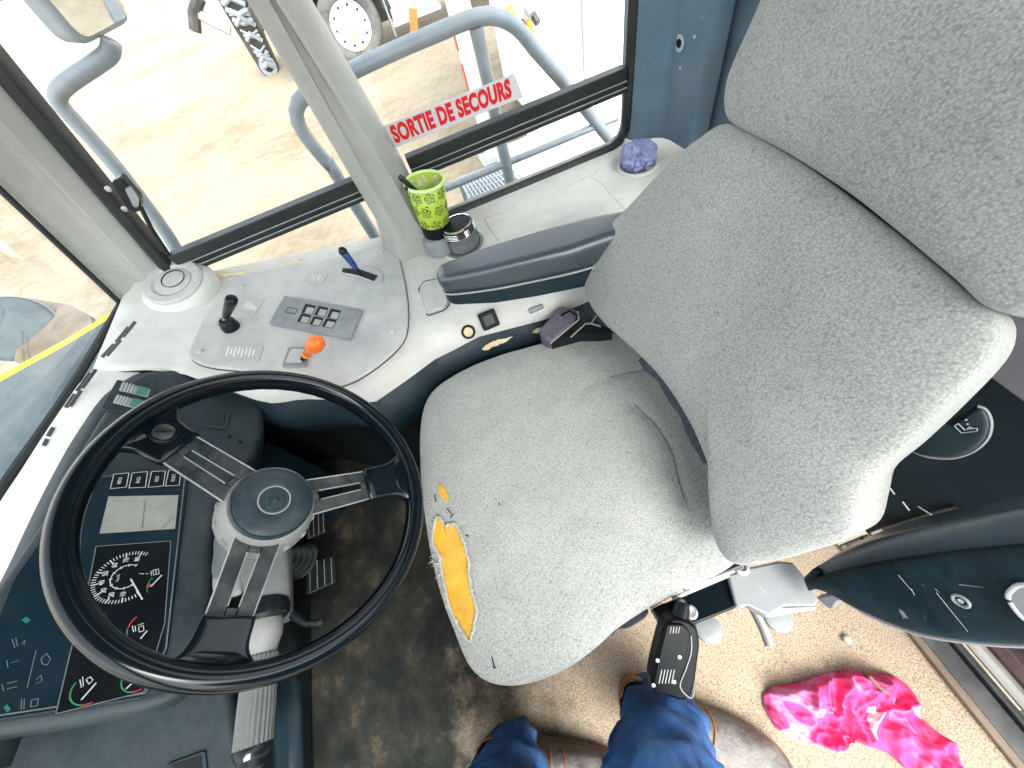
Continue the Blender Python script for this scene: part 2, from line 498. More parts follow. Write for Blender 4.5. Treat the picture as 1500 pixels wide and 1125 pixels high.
# pink cloth with white print
m = mat('pink_cloth', (0.80, 0.05, 0.20), 0.85, var=0.25, vscale=12, bump=0.3, bscale=700)
nt = m.node_tree; N, L = nt.nodes, nt.links
b = N['Principled BSDF']; src = b.inputs['Base Color'].links[0].from_socket
tc = N.new('ShaderNodeTexCoord')
n1 = N.new('ShaderNodeTexNoise'); n1.inputs['Scale'].default_value = 13; n1.inputs['Detail'].default_value = 2; n1.inputs['Distortion'].default_value = 1.2
L.new(tc.outputs['Object'], n1.inputs['Vector'])
r1 = N.new('ShaderNodeMapRange'); r1.inputs['From Min'].default_value = 0.54; r1.inputs['From Max'].default_value = 0.66; L.new(n1.outputs['Fac'], r1.inputs['Value'])
mx = N.new('ShaderNodeMix'); mx.data_type = 'RGBA'; L.new(r1.outputs['Result'], mx.inputs['Factor'])
L.new(src, mx.inputs['A']); mx.inputs['B'].default_value = (0.82, 0.24, 0.50, 1)
n2 = N.new('ShaderNodeTexNoise'); n2.inputs['Scale'].default_value = 11; n2.inputs['Detail'].default_value = 1
mp = N.new('ShaderNodeMapping'); mp.inputs['Location'].default_value = (3, 5, 1); L.new(tc.outputs['Object'], mp.inputs['Vector']); L.new(mp.outputs['Vector'], n2.inputs['Vector'])
r2 = N.new('ShaderNodeMapRange'); r2.inputs['From Min'].default_value = 0.66; r2.inputs['From Max'].default_value = 0.68; L.new(n2.outputs['Fac'], r2.inputs['Value'])
m2 = N.new('ShaderNodeMix'); m2.data_type = 'RGBA'; L.new(r2.outputs['Result'], m2.inputs['Factor'])
L.new(mx.outputs['Result'], m2.inputs['A']); m2.inputs['B'].default_value = (0.85, 0.80, 0.80, 1)
L.new(m2.outputs['Result'], b.inputs['Base Color'])

# floor mat: sand-dusted beige speckle, black rubber worn through towards the pedals
m = bpy.data.materials.new('floor_mat'); m.use_nodes = True; MATS['floor_mat'] = m
nt = m.node_tree; N, L = nt.nodes, nt.links; b = N['Principled BSDF']; b.inputs['Roughness'].default_value = 0.9
b.inputs['Specular IOR Level'].default_value = 0.25
tc = N.new('ShaderNodeTexCoord'); sp = N.new('ShaderNodeSeparateXYZ'); L.new(tc.outputs['Object'], sp.inputs[0])
big = N.new('ShaderNodeTexNoise'); big.inputs['Scale'].default_value = 5.5; big.inputs['Detail'].default_value = 8; big.inputs['Roughness'].default_value = 0.68
L.new(tc.outputs['Object'], big.inputs['Vector'])
# dirt factor: x + noise
a = N.new('ShaderNodeMath'); a.operation = 'MULTIPLY_ADD'; a.inputs[1].default_value = 0.95; L.new(big.outputs['Fac'], a.inputs[0]); L.new(sp.outputs['X'], a.inputs[2])
ay = N.new('ShaderNodeMath'); ay.operation = 'MULTIPLY_ADD'; ay.inputs[1].default_value = -0.55; L.new(sp.outputs['Y'], ay.inputs[0]); L.new(a.outputs[0], ay.inputs[2])
rr = N.new('ShaderNodeMapRange'); rr.inputs['From Min'].default_value = 0.52; rr.inputs['From Max'].default_value = 0.86; L.new(ay.outputs[0], rr.inputs['Value'])
DIRT = (rr,)
fine = N.new('ShaderNodeTexNoise'); fine.inputs['Scale'].default_value = 330; fine.inputs['Detail'].default_value = 3; fine.inputs['Roughness'].default_value = 0.7
L.new(tc.outputs['Object'], fine.inputs['Vector'])
rp = N.new('ShaderNodeValToRGB'); e = rp.color_ramp.elements
e[0].position = 0.34; e[0].color = (0.15, 0.115, 0.078, 1); e[1].position = 0.56; e[1].color = (0.42, 0.34, 0.245, 1)
L.new(fine.outputs['Fac'], rp.inputs['Fac'])
mud = N.new('ShaderNodeTexNoise'); mud.inputs['Scale'].default_value = 8; mud.inputs['Detail'].default_value = 12; mud.inputs['Roughness'].default_value = 0.74; mud.inputs['Distortion'].default_value = 0.1
L.new(tc.outputs['Object'], mud.inputs['Vector'])
rm = N.new('ShaderNodeValToRGB'); e = rm.color_ramp.elements
e[0].position = 0.42; e[0].color = (0.007, 0.010, 0.009, 1); e[1].position = 0.74; e[1].color = (0.13, 0.095, 0.055, 1)
q = e.new(0.56); q.color = (0.024, 0.025, 0.020, 1)
L.new(mud.outputs['Fac'], rm.inputs['Fac'])
mx = N.new('ShaderNodeMix'); mx.data_type = 'RGBA'; L.new(rr.outputs['Result'], mx.inputs['Factor'])
L.new(rp.outputs['Color'], mx.inputs['A']); L.new(rm.outputs['Color'], mx.inputs['B']); L.new(mx.outputs['Result'], b.inputs['Base Color'])
bp = N.new('ShaderNodeBump'); bp.inputs['Strength'].default_value = 0.5; bp.inputs['Distance'].default_value = 0.003
L.new(fine.outputs['Fac'], bp.inputs['Height']); L.new(bp.outputs['Normal'], b.inputs['Normal'])

# sand ground with tyre tracks
m = bpy.data.materials.new('sand'); m.use_nodes = True; MATS['sand'] = m
nt = m.node_tree; N, L = nt.nodes, nt.links; b = N['Principled BSDF']; b.inputs['Roughness'].default_value = 0.95; b.inputs['Specular IOR Level'].default_value = 0.1
tc = N.new('ShaderNodeTexCoord')
n1 = N.new('ShaderNodeTexNoise'); n1.inputs['Scale'].default_value = 0.45; n1.inputs['Detail'].default_value = 10; n1.inputs['Roughness'].default_value = 0.62
L.new(tc.outputs['Object'], n1.inputs['Vector'])
mp = N.new('ShaderNodeMapping'); mp.inputs['Rotation'].default_value = (0, 0, 0.5); mp.inputs['Scale'].default_value = (1.6, 2.6, 1)
L.new(tc.outputs['Object'], mp.inputs['Vector'])
n2 = N.new('ShaderNodeTexNoise'); n2.inputs['Scale'].default_value = 2.4; n2.inputs['Detail'].default_value = 12; n2.inputs['Roughness'].default_value = 0.8; n2.inputs['Distortion'].default_value = 0.5
L.new(mp.outputs['Vector'], n2.inputs['Vector'])
mp2 = N.new('ShaderNodeMapping'); mp2.inputs['Rotation'].default_value = (0, 0, 0.35); L.new(tc.outputs['Object'], mp2.inputs['Vector'])
wv = N.new('ShaderNodeTexWave'); wv.inputs['Scale'].default_value = 2.6; wv.inputs['Distortion'].default_value = 3; wv.inputs['Detail'].default_value = 5; wv.inputs['Detail Scale'].default_value = 1.5
L.new(mp2.outputs['Vector'], wv.inputs['Vector'])
s1 = N.new('ShaderNodeMath'); s1.operation = 'MULTIPLY_ADD'; s1.inputs[1].default_value = 0.8; L.new(n2.outputs['Fac'], s1.inputs[0]); L.new(n1.outputs['Fac'], s1.inputs[2])
s2 = N.new('ShaderNodeMath'); s2.operation = 'MULTIPLY_ADD'; s2.inputs[1].default_value = 0.035; L.new(wv.outputs['Fac'], s2.inputs[0]); L.new(s1.outputs[0], s2.inputs[2])
rp = N.new('ShaderNodeValToRGB'); e = rp.color_ramp.elements
e[0].position = 0.62; e[0].color = (0.27, 0.205, 0.13, 1); e[1].position = 0.98; e[1].color = (0.46, 0.395, 0.295, 1)
L.new(s2.outputs[0], rp.inputs['Fac']); L.new(rp.outputs['Color'], b.inputs['Base Color'])
bp = N.new('ShaderNodeBump'); bp.inputs['Strength'].default_value = 1.0; bp.inputs['Distance'].default_value = 0.10
L.new(s2.outputs[0], bp.inputs['Height']); L.new(bp.outputs['Normal'], b.inputs['Normal'])

# ------------------------------------------------------------------ ground and cab floor
GZ = -0.90
k = 60
vs = []; fs = []
ext = [-400, -150, -60] + [-30 + i * 1.0 for i in range(61)] + [60, 150, 400]
for x in ext:
    for y in ext:
        d = math.hypot(x, y)
        z = GZ + (0.03 * noise.noise(V((x * .5, y * .5, 0))) if d < 60 else 0)
        vs.append((x, y, z))
n_ = len(ext)
for i in range(n_ - 1):
    for j in range(n_ - 1):
        fs.append((i * n_ + j, (i + 1) * n_ + j, (i + 1) * n_ + j + 1, i * n_ + j + 1))
o = mk('ground', vs, fs, 'sand', org=V((0, 0, GZ))); tag(o, kind='structure', label='pale beige sandy yard with tyre tracks outside the windows', cat='ground')

fl = MB()
nx, ny = 90, 70
vs = []; fs = []
for i in range(nx + 1):
    for j in range(ny + 1):
        x = -0.60 + 1.58 * i / nx; y = -0.80 + 1.36 * j / ny
        vs.append((x, y, 0.004 * noise.noise(V((x * 5, y * 5, 0))) + 0.002 * noise.noise(V((x * 17, y * 17, 3)))))
for i in range(nx):
    for j in range(ny):
        a = i * (ny + 1) + j
        fs.append((a, a + ny + 1, a + ny + 2, a + 1))
o = mk('floor', vs, fs, 'floor_mat', org=V((0, 0, 0)))
o.modifiers.new('solid', 'SOLIDIFY').thickness = 0.02; o.modifiers['solid'].offset = -1
tag(o, kind='structure', label='cab floor mat, beige speckled by the door and black with mud by the pedals', cat='floor')

# ------------------------------------------------------------------ the cab shell
W = -1.04
cab = thing('machine_cab', 'grey trimmed cab shell with wide windows around the operator seat', 'cab', (0, -0.25, -0.1))
# lower right wall, firewall, rear wall, roof
MB().box((0.10, -1.075, 0.20), (1.56, 0.03, 0.66)).build('side_wall', 'cab_blue', cab)
MB().box((0.97, -0.20, 0.25), (0.03, 1.10, 0.70)).build('firewall', 'black', cab)
rw = MB().box((-0.755, -0.42, 0.655), (0.03, 1.16, 0.37)); rw.build('rear_wall', 'rear_panel', cab, bevel=0.01)
MB().box((-0.76, -0.26, 0.18), (0.03, 0.87, 0.58)).build('rear_bulkhead', 'rear_dark', cab)
MB().box((0.02, -0.25, 1.74), (1.50, 1.66, 0.05)).build('roof', 'headliner', cab, bevel=0.02)
MB().box((0.885, -0.90, 0.27), (0.03, 0.30, 0.66)).build('firewall', 'black', cab)

# A pillar, leaning back with height
LEAN = -0.27
rows = []
for i in range(14):
    z = 0.60 + 1.12 * i / 13
    xr = 0.692 + LEAN * (z - 0.734)
    xf = 0.843 + LEAN * (z - 0.69)
    prof = [(xr, -1.055), (xr + 0.004, -1.035), (xr + 0.022, -1.018), (xr + 0.046, -1.004), (xr + .068, -1.026), (xr + .086, -1.022), (xr + 0.108, -0.999), (xf - 0.02, -0.994), (xf - .004, -0.992), (xf + .006, -1.0), (xf + .006, -1.07), (xr, -1.07)]
    rows.append([V((a, b_, z)) for a, b_ in prof])
MB().loft(rows, closed=True).build('pillar', 'pillar_grey', cab, angle=60)
# black seal on the A pillar's window edge and its windscreen edge
pts = [V((0.660 + LEAN * (z - 0.734), -1.022, z)) for z in (0.60, 0.75, 1.0, 1.3, 1.70)]
mb = MB()
rows = []
for p in pts: p = p + V((.024, 0, 0)); rows.append([p + V((-.010, -.03, 0)), p + V((-.010, -.004, 0)), p + V((-.004, .006, 0)), p + V((.010, .010, 0)), p + V((.018, .004, 0)), p + V((.018, -.03, 0))])
mb.loft(rows, closed=True).build('window_seal', 'rubber', cab)
# mid pillar
rows = []
for i in range(12):
    t = i / 11; z = 0.52 + 1.20 * t
    fl_ = max(0, 1 - (z - 0.52) / 0.10) ** 2
    a, b_ = 0.036 + 0.11 * max(0, z - .70) - 0.026 * fl_, 0.168 + 0.03 * fl_
    yi = -0.932 + 0.03 * fl_
    rows.append([V(q) for q in ((a, -1.06, z), (a + .002, -0.985, z), (a + 0.012, -0.962, z), (a + 0.034, yi, z), (a + .042, yi, z), ((a + b_) / 2 - .004, yi - .014, z), ((a + b_) / 2 + .010, yi - .013, z), (b_ - .042, yi - .003, z), (b_ - 0.030, yi - 0.010, z), (b_ - .006, -0.978, z), (b_, -1.0, z), (b_, -1.06, z))])
MB().loft(rows, closed=True).build('pillar', 'pillar_grey', cab, angle=50)
# rear corner post of folded blue sheet steel
zb = 0.555
plan = [(-0.575, -1.060), (-0.580, -1.030), (-0.590, -1.018), (-0.640, -0.988), (-0.652, -0.975), (-0.660, -0.955), (-0.665, -0.890), (-0.672, -0.872), (-0.690, -0.866), (-0.712, -0.868), (-0.722, -0.880), (-0.728, -0.90), (-0.735, -0.88), (-0.742, -0.80), (-0.745, -0.60), (-0.745, -0.45)]
rows = [[V((x, y, z)) for x, y in plan] for z in (zb, zb + .015, 0.8, 1.2, 1.72)]
rows[0] = [p + V((0, .012, 0)) for p in rows[0]]
post = MB().loft(rows).build('corner_post', 'cab_blue', cab, angle=30, solid=0.006, bevel=0.004)
# screw holes and scuffs on the corner post
def on_post(px, py): return PP(px, py, V((-0.6625, -0.92, 0.6)), V((1, 0.06, 0)).normalized())
c = on_post(998, 62)
MB().lathe(c + V((.004, 0, 0)), (1, 0.06, 0), [(0.0165, 0), (0.0165, .0015), (.006, .0018)], 14).build('worn_patch', 'ink_white', cab)
MB().lathe(c + V((.0045, 0, 0)), (1, 0.06, 0), [(0.0085, 0), (0.0085, .0026), (.002, .0026)], 10).build('screw_hole', 'black', cab)
for q in ((980, 45), (995, 47), (978, 58), (1020, 53), (999, 98)):
    MB().lathe(on_post(*q) + V((.0042, 0, 0)), (1, 0.06, 0), [(0.004, 0), (0.003, .0015)], 8).build('screw_hole', 'ink_white', cab)

# window frames: the rubber mid-bar with grooves, bottom seals, rear seal
def bar(x0, x1):
    mb = MB()
    c = (x0 + x1) / 2; w = abs(x1 - x0)
    mb.box((c, -1.033, 0.7165), (w, 0.030, 0.027))
    mb.box((c, -1.036, 0.6945), (w, 0.030, 0.013))
    mb.box((c, -1.030, 0.682), (w, 0.030, 0.010))
    f_ = mb.build('window_frame', 'rubber', cab, bevel=0.002)
    MB().box((c, -1.0195, 0.7015), (w, 0.004, 0.0018)).build('trim_line', 'rubber_edge', f_)
    MB().box((c, -1.0165, 0.6885), (w, 0.004, 0.0016)).build('trim_line', 'rubber_edge', f_)
    return f_
f_rear = bar(-0.563, 0.03)
f_front = bar(0.168, 0.668)
# rear section seal: a rounded loop round the lower corner and up the post
sil = smooth_open([V(p) for p in ((0.03, -1.030, 0.547), (-0.2, -1.030, 0.545), (-0.47, -1.030, 0.545), (-0.535, -1.030, 0.548), (-0.566, -1.030, 0.575), (-0.573, -1.030, 0.62), (-0.578, -1.030, 0.8), (-0.585, -1.03, 1.2), (-0.590, -1.03, 1.70))], 60)
MB().tube(sil, 0.013, 8).build('window_seal', 'rubber', cab)
inner = [p + V((.006 if p.z > .58 else 0, -0.006, 0.012 if p.z < .6 else 0)) for p in sil]
MB().tube(inner, 0.0062, 6).build('trim_line', 'rubber_edge', cab)
# panes
def pane(pts):
    o = mk('window_pane', pts, [tuple(range(len(pts)))], 'cab_glass', cab, smooth=False)
    return o
yp = -1.045
pane([(0.03, yp, .55), (-.57, yp, .55), (-.57, yp, .68), (.03, yp, .68)])
pane([(0.03, yp, .73), (-.57, yp, .73), (-.58, yp, 1.71), (.03, yp, 1.71)])
pane([(0.168, yp, .53), (.168, yp, .68), (.672, yp, .68), (.70, yp, .60)])
pane([(0.168, yp, .73), (.168, yp, 1.71), (.40, yp, 1.71), (.668, yp, .73)])
# windscreen: curved base leaning back
base = [V((0.835, -0.985, .685)), P(110, 560, z=.69), P(60, 635, z=.69), P(0, 722, z=.69), V((0.955, -0.30, .69)), V((0.945, 0.0, .69)), V((0.90, 0.28, .69)), V((0.83, 0.48, .69))]
base = smooth_open(base, 40)
ws = [[p + V((LEAN * h, 0, h)) for p in base] for h in (-0.05, 0.3, 0.65, 1.03)]
MB().loft(ws).build('windscreen', 'cab_glass', cab, angle=180)
MB().tube([p + V((-.006, .004, .004)) for p in base], 0.0085, 8).build('window_seal', 'rubber', cab)
edge = [base[0] + V((LEAN * h - .004, .004, h)) for h in (-.04, .2, .5, 1.0)]
MB().tube(edge, 0.006, 8).build('window_seal', 'rubber', cab)
# left front pillar and door header (out of frame, they shade the cab)
rows = []
for z in (-.1, .6, 1.2, 1.72):
    x = 0.80 + LEAN * max(0, z - .69)
    rows.append([V((x - .06, .50, z)), V((x + .06, .46, z)), V((x + .08, .56, z)), V((x - .06, .57, z))])
MB().loft(rows, closed=True).build('pillar', 'pillar_grey', cab)
MB().box((0.0, 0.555, 1.66), (1.35, 0.05, 0.12)).build('door_header', 'pillar_grey', cab)
MB().box((-0.74, 0.50, 0.82), (0.10, 0.12, 1.80)).build('pillar', 'cab_blue', cab)
# rear window
mk('window_pane', [(-.755, -.85, .85), (-.755, .45, .85), (-.755, .45, 1.71), (-.755, -.85, 1.71)], [(0, 1, 2, 3)], 'cab_glass', cab, smooth=False)
MB().tube([V((-.752, -.80, .848)), V((-.752, .45, .848))], .012, 8).build('window_seal', 'rubber', cab)
# door threshold strips at the rear edge of the floor
def strip(name, x0, x1, z0, z1, m_, bev=0.003):
    return MB().box(((x0 + x1) / 2, 0.36, (z0 + z1) / 2), (abs(x1 - x0), 0.60, z1 - z0)).build(name, m_, cab, bevel=bev)
strip('threshold_strip', -.597, -.613, -.02, .012, 'sill_brown')
strip('threshold', -.615, -.655, -.03, .006, 'sill_dark')
strip('threshold_groove', -.655, -.663, -.03, -.008, 'black')
strip('threshold_lip', -.663, -.676, -.03, .008, 'sill_dark')
strip('threshold_groove', -.676, -.684, -.03, -.006, 'rubber')
MB().tube([V((-.698, .06, .004)), V((-.698, .66, .004))], .014, 10).build('door_seal', 'sill_cream', cab)
strip('door_jamb', -.714, -.74, -.03, .05, 'maroon')
MB().box((-.745, .36, .12), (.03, .60, .16)).build('door_jamb', 'sill_dark', cab, bevel=.004)
# latch on the A pillar
lc = P(186, 286, y=-1.005)
lat = MB().prism(round_poly([P(*q, y=-1.0) for q in ((163, 266), (178, 258), (206, 290), (208, 306), (200, 311), (186, 305))], .006), (0, 1, 0), .02, 0.004).build('window_latch', 'satin_black', cab, bevel=.002)
MB().prism(round_poly([P(*q, y=-0.994) for q in ((183, 276), (191, 273), (204, 292), (203, 303), (196, 303))], .004), (0, 1, 0), .004, 0.002).build('latch_plate', 'switch_grey', lat)
for q in ((159, 276), (183, 305)):
    MB().lathe(P(*q, y=-1.0), (0, 1, 0), [(.006, 0), (.006, .004), (.003, .006)], 10).build('bolt', 'steel', lat)
MB().tube([P(*q, y=-1.012) for q in ((206, 303), (222, 335), (246, 372))], .005, 6).build('latch_rod', 'satin_black', lat)
# ------------------------------------------------------------------ steering wheel
WN = V((-.752, .115, .649)).normalized()
WC = V((.3542, -.2619, .7108))
wu = (V((0, 1, 0)) - WN * WN.y).normalized(); ww = WN.cross(wu)
HC = PP(399, 737, WC, WN)
wheel = thing('steering_wheel', 'glossy black three-spoke steering wheel with round hub cap above the dashboard', 'steering wheel', WC - WN * .1)
def wp(r_, a, h=0.0, c=None): return (c or WC) + wu * (r_ * math.cos(a)) + ww * (r_ * math.sin(a)) + WN * h
RR = 0.195
mb = MB(); rows = []
SEG = 144
for i in range(SEG):
    a = 2 * math.pi * i / SEG; row = []
    for k in range(20):
        t = 2 * math.pi * k / 20
        grip = 0.0012 * math.cos(a * 48) * max(0, -math.sin(t))
        rr_ = 0.0132 * math.cos(t); hh = (0.0194 + grip) * math.sin(t)
        row.append(wp(RR + rr_, a, hh))
    rows.append(row)
rows.append(rows[0])
mb.loft(rows, closed=True)
rim = mb.build('rim', 'gloss_black', wheel, angle=180)
for sa in (-15, 100, -127):
    a = R(sa)
    e1 = wu * math.cos(a) + ww * math.sin(a); e2 = WN.cross(e1)
    q = lambda s, t, h=0: HC + e1 * s + e2 * t + WN * (h - 0.010 + 0.004 * (s / .15))
    rin = RR + (0 if True else 0)
    # moulded flare that joins spoke and rim
    far = ((WC - HC).dot(e1)) + RR
    L_ = far - 0.004
    for_pts = []
    n = 13
    left = []; right = []
    for i in range(n):
        t = i / (n - 1); s = 0.130 + (L_ - 0.130) * t
        hw = 0.0260 + 0.003 * t + 0.030 * max(0, (t - .35) / .65) ** 2.8
        left.append(q(s, hw, 0.004)); right.append(q(s, -hw, 0.004))
    MB().pillow([p_ - WN * .002 for p_ in left + right[::-1]], WN, 0.008, 0.010, rings=14, p=7).build('spoke_cover', 'gloss_black', wheel, angle=180)
    if sa == -127:
        kc = q(.156, -.002, .011)
        kb = MB().lathe(kc, WN, [(.015, -.004), (.015, .003), (.013, .005), (.0115, .002), (.0005, .002)], 28).build('knob_mount', 'black', wheel)
        MB().lathe(kc + WN * .002, WN, [(.011, 0), (.011, .002), (.009, .003), (.0005, .003)], 24).build('knob_screw', 'spoke_metal', kb)
        MB().box(kc + WN * .0052, (.016, .002, .001), (e1 + e2).normalized(), WN.cross((e1 + e2).normalized()), WN).build('screw_slot', 'black', kb)
    # metal spoke with a slot: two rails and two cross pieces
    mb = MB()
    for sg in (1, -1):
        mb.prism([q(.042, sg * .0075), q(.134, sg * .0055), q(.134, sg * .0225), q(.042, sg * .026)], WN, .007, .002)
    mb.prism([q(.040, .0074), q(.040, -.0074), q(.060, -.0070), q(.060, .0070)], WN, .006, .0018)
    mb.prism([q(.122, .0058), q(.122, -.0058), q(.134, -.0054), q(.134, .0054)], WN, .006, .0018)
    sp_ = mb.build('spoke', 'spoke_metal', wheel, bevel=.0012)
    mb = MB()
    for sg in (1, -1):
        mb.tube([q(.044, sg * .0262, .002), q(.134, sg * .0228, .002)], .0010, 6)
        mb.tube([q(.062, sg * .0068, .002), q(.121, sg * .0056, .002)], .0008, 6)
    mb.build('bright_edge', 'steel', sp_)
hub = MB().lathe(HC, WN, [(.050, -.052), (.0575, -.050), (.0600, -.046), (.0595, -.040), (.0565, -.020), (.0530, -.004), (.0500, .002), (.045, .003)], 64).build('hub', 'hub_grey', wheel)
mb = MB()
for i in range(14):
    a = 2 * math.pi * i / 14
    d = wu * math.cos(a) + ww * math.sin(a); t = WN.cross(d)
    mb.box(HC + d * .0585 - WN * .036, (.005, .008, .014), d, t, WN)
mb.build('hub_notch', 'hub_grey', hub, bevel=.002)
cap = MB().lathe(HC, WN, [(.0485, .000), (.0490, .006), (.0470, .0095), (.0455, .0085), (.0440, .0100), (.030, .0125), (.020, .0130), (.0185, .0120), (.0165, .0132), (.0130, .0128), (.0120, .0140), (.006, .0146), (.0055, .0135), (.0035, .0138), (.0005, .0150)], 64).build('hub_cap', 'hub_teal', wheel, angle=40)
MB().lathe(HC + WN * .0131, WN, [(.0195, 0), (.0195, .0006), (.0175, .0006), (.0175, 0)], 40, caps=False).build('emblem_ring', 'hub_grey', cap)

# ------------------------------------------------------------------ steering column
colm = thing('steering_column', 'grey shrouded steering column with ribbed side stalk under the wheel', 'column', (0.62, -0.27, 0.0))
AX = WN
MB().lathe(HC, -AX, [(.030, .04), (.034, .06), (.034, .12), (.026, .16)], 24).build('shaft', 'satin_black', colm)
def cz(px, py, z): return P(px, py, z=z)
# pale shroud under the hub
sh0 = HC - AX * .075
mb = MB()
rows = []
for s, hw, hh in ((.06, .042, .034), (.10, .048, .042), (.16, .050, .046), (.22, .047, .044), (.27, .040, .040)):
    c = HC - AX * s
    rows.append(round_poly([c + wu * hw + ww * hh, c - wu * hw + ww * hh, c - wu * hw - ww * hh, c + wu * hw - ww * hh], .02, 4))
mb.loft(rows, closed=True)
MBs = mb.build('shroud', 'shroud_grey', colm, angle=50)
sp0 = HC - AX * .075; sp1 = P(402, 896, z=.505)
ax_ = (sp1 - sp0).normalized(); px_ = V((0, 1, 0)); px_ = (px_ - ax_ * px_.dot(ax_)).normalized(); py_ = ax_.cross(px_)
rows = []
for t, hw, hd in ((0, .040, .030), (.3, .037, .032), (.7, .030, .03), (1, .026, .028)):
    c = sp0.lerp(sp1, t)
    rows.append(round_poly([c + px_ * hw + py_ * hd, c - px_ * hw + py_ * hd, c - px_ * hw - py_ * hd, c + px_ * hw - py_ * hd], .010, 4))
MB().loft(rows, closed=True).build('tilt_housing', 'shroud_grey', colm, angle=50)
# lower pedestal down to the floor
lo = HC - AX * .27
rows = []
for t, hw, hd in ((0, .045, .040), (.35, .048, .045), (1.0, .050, .06)):
    c = lo.lerp(V((0.90, -0.20, 0.0)), t)
    rows.append(round_poly([c + V((-hd, hw, 0)), c + V((-hd, -hw, 0)), c + V((hd, -hw, 0)), c + V((hd, hw, 0))], .02, 4))
MB().loft(rows, closed=True).build('pedestal', 'black', colm, angle=50)
# left cover piece with a small arrow mark
cv = MB().prism(round_poly([P(*q, z=.585) for q in ((312, 784), (348, 770), (356, 868), (330, 876), (309, 868))], .012), (-.5, .1, .85), .02, 0).build('cover', 'hub_grey', colm, bevel=.006, bseg=3)
MB().prism([P(*q, z=.592) for q in ((328, 825), (342, 820), (341, 834))], (0, 0, 1), .001, .001).build('arrow_mark', 'black', cv)
# ribbed rubber boot on the right
mb = MB()
for i in range(5):
    c = P(419, 818 + 0 * i, z=.47) - V((0, 0, .012 * i))
    mb.lathe(c, (0.1, -.2, 1), [(.016 + .0035 * i, -.006), (.021 + .0035 * i, 0), (.016 + .0035 * i, .006)], 24)
mb.build('boot', 'rubber', colm, angle=60)
# black collar, lever to the right
SZ = .565
c0 = P(388, 905, z=SZ)
c1 = P(374, 968, z=SZ); c2 = P(371, 1095, z=SZ); c3 = P(368, 1122, z=SZ)
d = (c3 - c0).normalized()
MB().lathe(c0 - d * .012, d, [(.030, -.012), (.034, 0), (.034, .010), (.028, .016)], 28).build('collar', 'satin_black', colm)
MB().tube([P(430, 900, z=.545), P(450, 914, z=.545), P(468, 912, z=.55), P(474, 908, z=.552)], [.008, .0055, .0045, .004], 10).build('lever', 'satin_black', colm)
st = MB().lathe(c0, d, [(.024, .0), (.026, .010), (.0255, .026), (.021, .040), (.019, .050)], 32).build('stalk', 'hub_grey', colm)
Ls = (c2 - c0).length
mb = MB(); seg = 48
prof = [(.0180, .045), (.0215, .050), (.0225, Ls * .72), (.0225, Ls - .002)]
vs = []; fs = []
u_ = d.orthogonal().normalized(); v_ = d.cross(u_)
for r_, h in prof:
    for i in range(seg):
        t = 2 * math.pi * i / seg; rr_ = r_ * (1 + (.035 if i % 2 else -.035))
        vs.append(c0 + d * h + (u_ * math.cos(t) + v_ * math.sin(t)) * rr_)
for j in range(len(prof) - 1):
    for i in range(seg): fs.append((j * seg + i, j * seg + (i + 1) % seg, (j + 1) * seg + (i + 1) % seg, (j + 1) * seg + i))
mb.add(vs, fs).build('grip', 'shroud_grey', st, angle=20)
MB().lathe(c0 + d * (Ls - .002), d, [(.0228, 0), (.0232, .004), (.020, .012), (.0175, .014), (.0165, .022), (.010, .027), (.004, .029)], 32).build('end_cap', 'satin_black', st)
icon = c0 + d * (Ls + .008)
MB().box(icon + V((-.010, 0, .0195)), (.009, .006, .0015), V((1, 0, 0)), d, V((0, 0, 1))).build('icon', 'ink_white', st)

# ------------------------------------------------------------------ pedals
for q, w_, h_, lab in (((470, 840), .075, .085, 'dark brake pedal with four bright ribs below the steering wheel'), ((463, 768), .055, .075, 'small dark pedal half hidden behind the wheel hub')):
    c = P(*q, z=.13)
    t = thing('pedal', lab, 'pedal', (c.x, c.y, 0.0))
    X = V((0.83, 0, 0.55)).normalized(); Y = V((0, 1, 0)); Z = X.cross(Y)
    pad = MB().prism(round_poly([c + X * (a * w_) + Y * (b_ * h_ + .08 * a * h_) for a, b_ in ((-.5, -.42), (.5, -.5), (.5, .5), (-.5, .40))], .010), Z, .012, 0).build('pedal_pad', 'rubber', t, bevel=.002)
    for i in range(4):
        f = -.36 + .24 * i
        MB().box(c + X * (f * w_) + Z * .002, (.0022, h_ * (.80 + .1 * i / 3), .004), X, Y, Z).build('rib', 'rubber_edge', pad)
    MB().tube([c - Z * .01, c + V((.06, 0, -.05)), V((c.x + .10, c.y, 0.01))], .009, 8).build('pedal_arm', 'black', t)

# ------------------------------------------------------------------ dashboard
dash = thing('dashboard', 'dark grey dashboard with instrument panel under a pale windscreen ledge', 'dashboard', (0.78, -0.27, 0.0))
DP = V((.62, -.27, .61)); DN = V((-math.sin(R(40)), 0, math.cos(R(40))))
def dp(px, py, h=0.0): return PP(px, py, DP, DN) + DN * h
# ledge between windscreen and binnacle
ga = [(196, 462), (160, 505), (120, 556), (70, 628), (30, 690), (0, 735), (-60, 830), (-160, 1010), (-260, 1200)]
gb = [(262, 538), (200, 541), (152, 580), (108, 642), (72, 706), (40, 770), (2, 850), (-60, 960), (-150, 1130)]
za = .700; zb_ = .695
zA = [.690, .697] + [.70] * 7
zB = [.660, .672, .688] + [.693] * 6
A = smooth_open([P(*q, z=z) for q, z in zip(ga, zA)], 50)
B = smooth_open([P(*q, z=z) for q, z in zip(gb, zB)], 50)
A[0] = V((.792, -.965, .690))
C_ = smooth_open([dp(*q, -.012) for q in ((262, 543), (205, 548), (164, 590), (122, 655), (92, 715), (62, 790), (25, 870), (-30, 980), (-110, 1150))], 50)
for i in range(12):
    A[i] = A[i] - V((0, 0, .022 * (1 - i / 12))); B[i] = B[i] - V((0, 0, .026 * (1 - i / 12)))
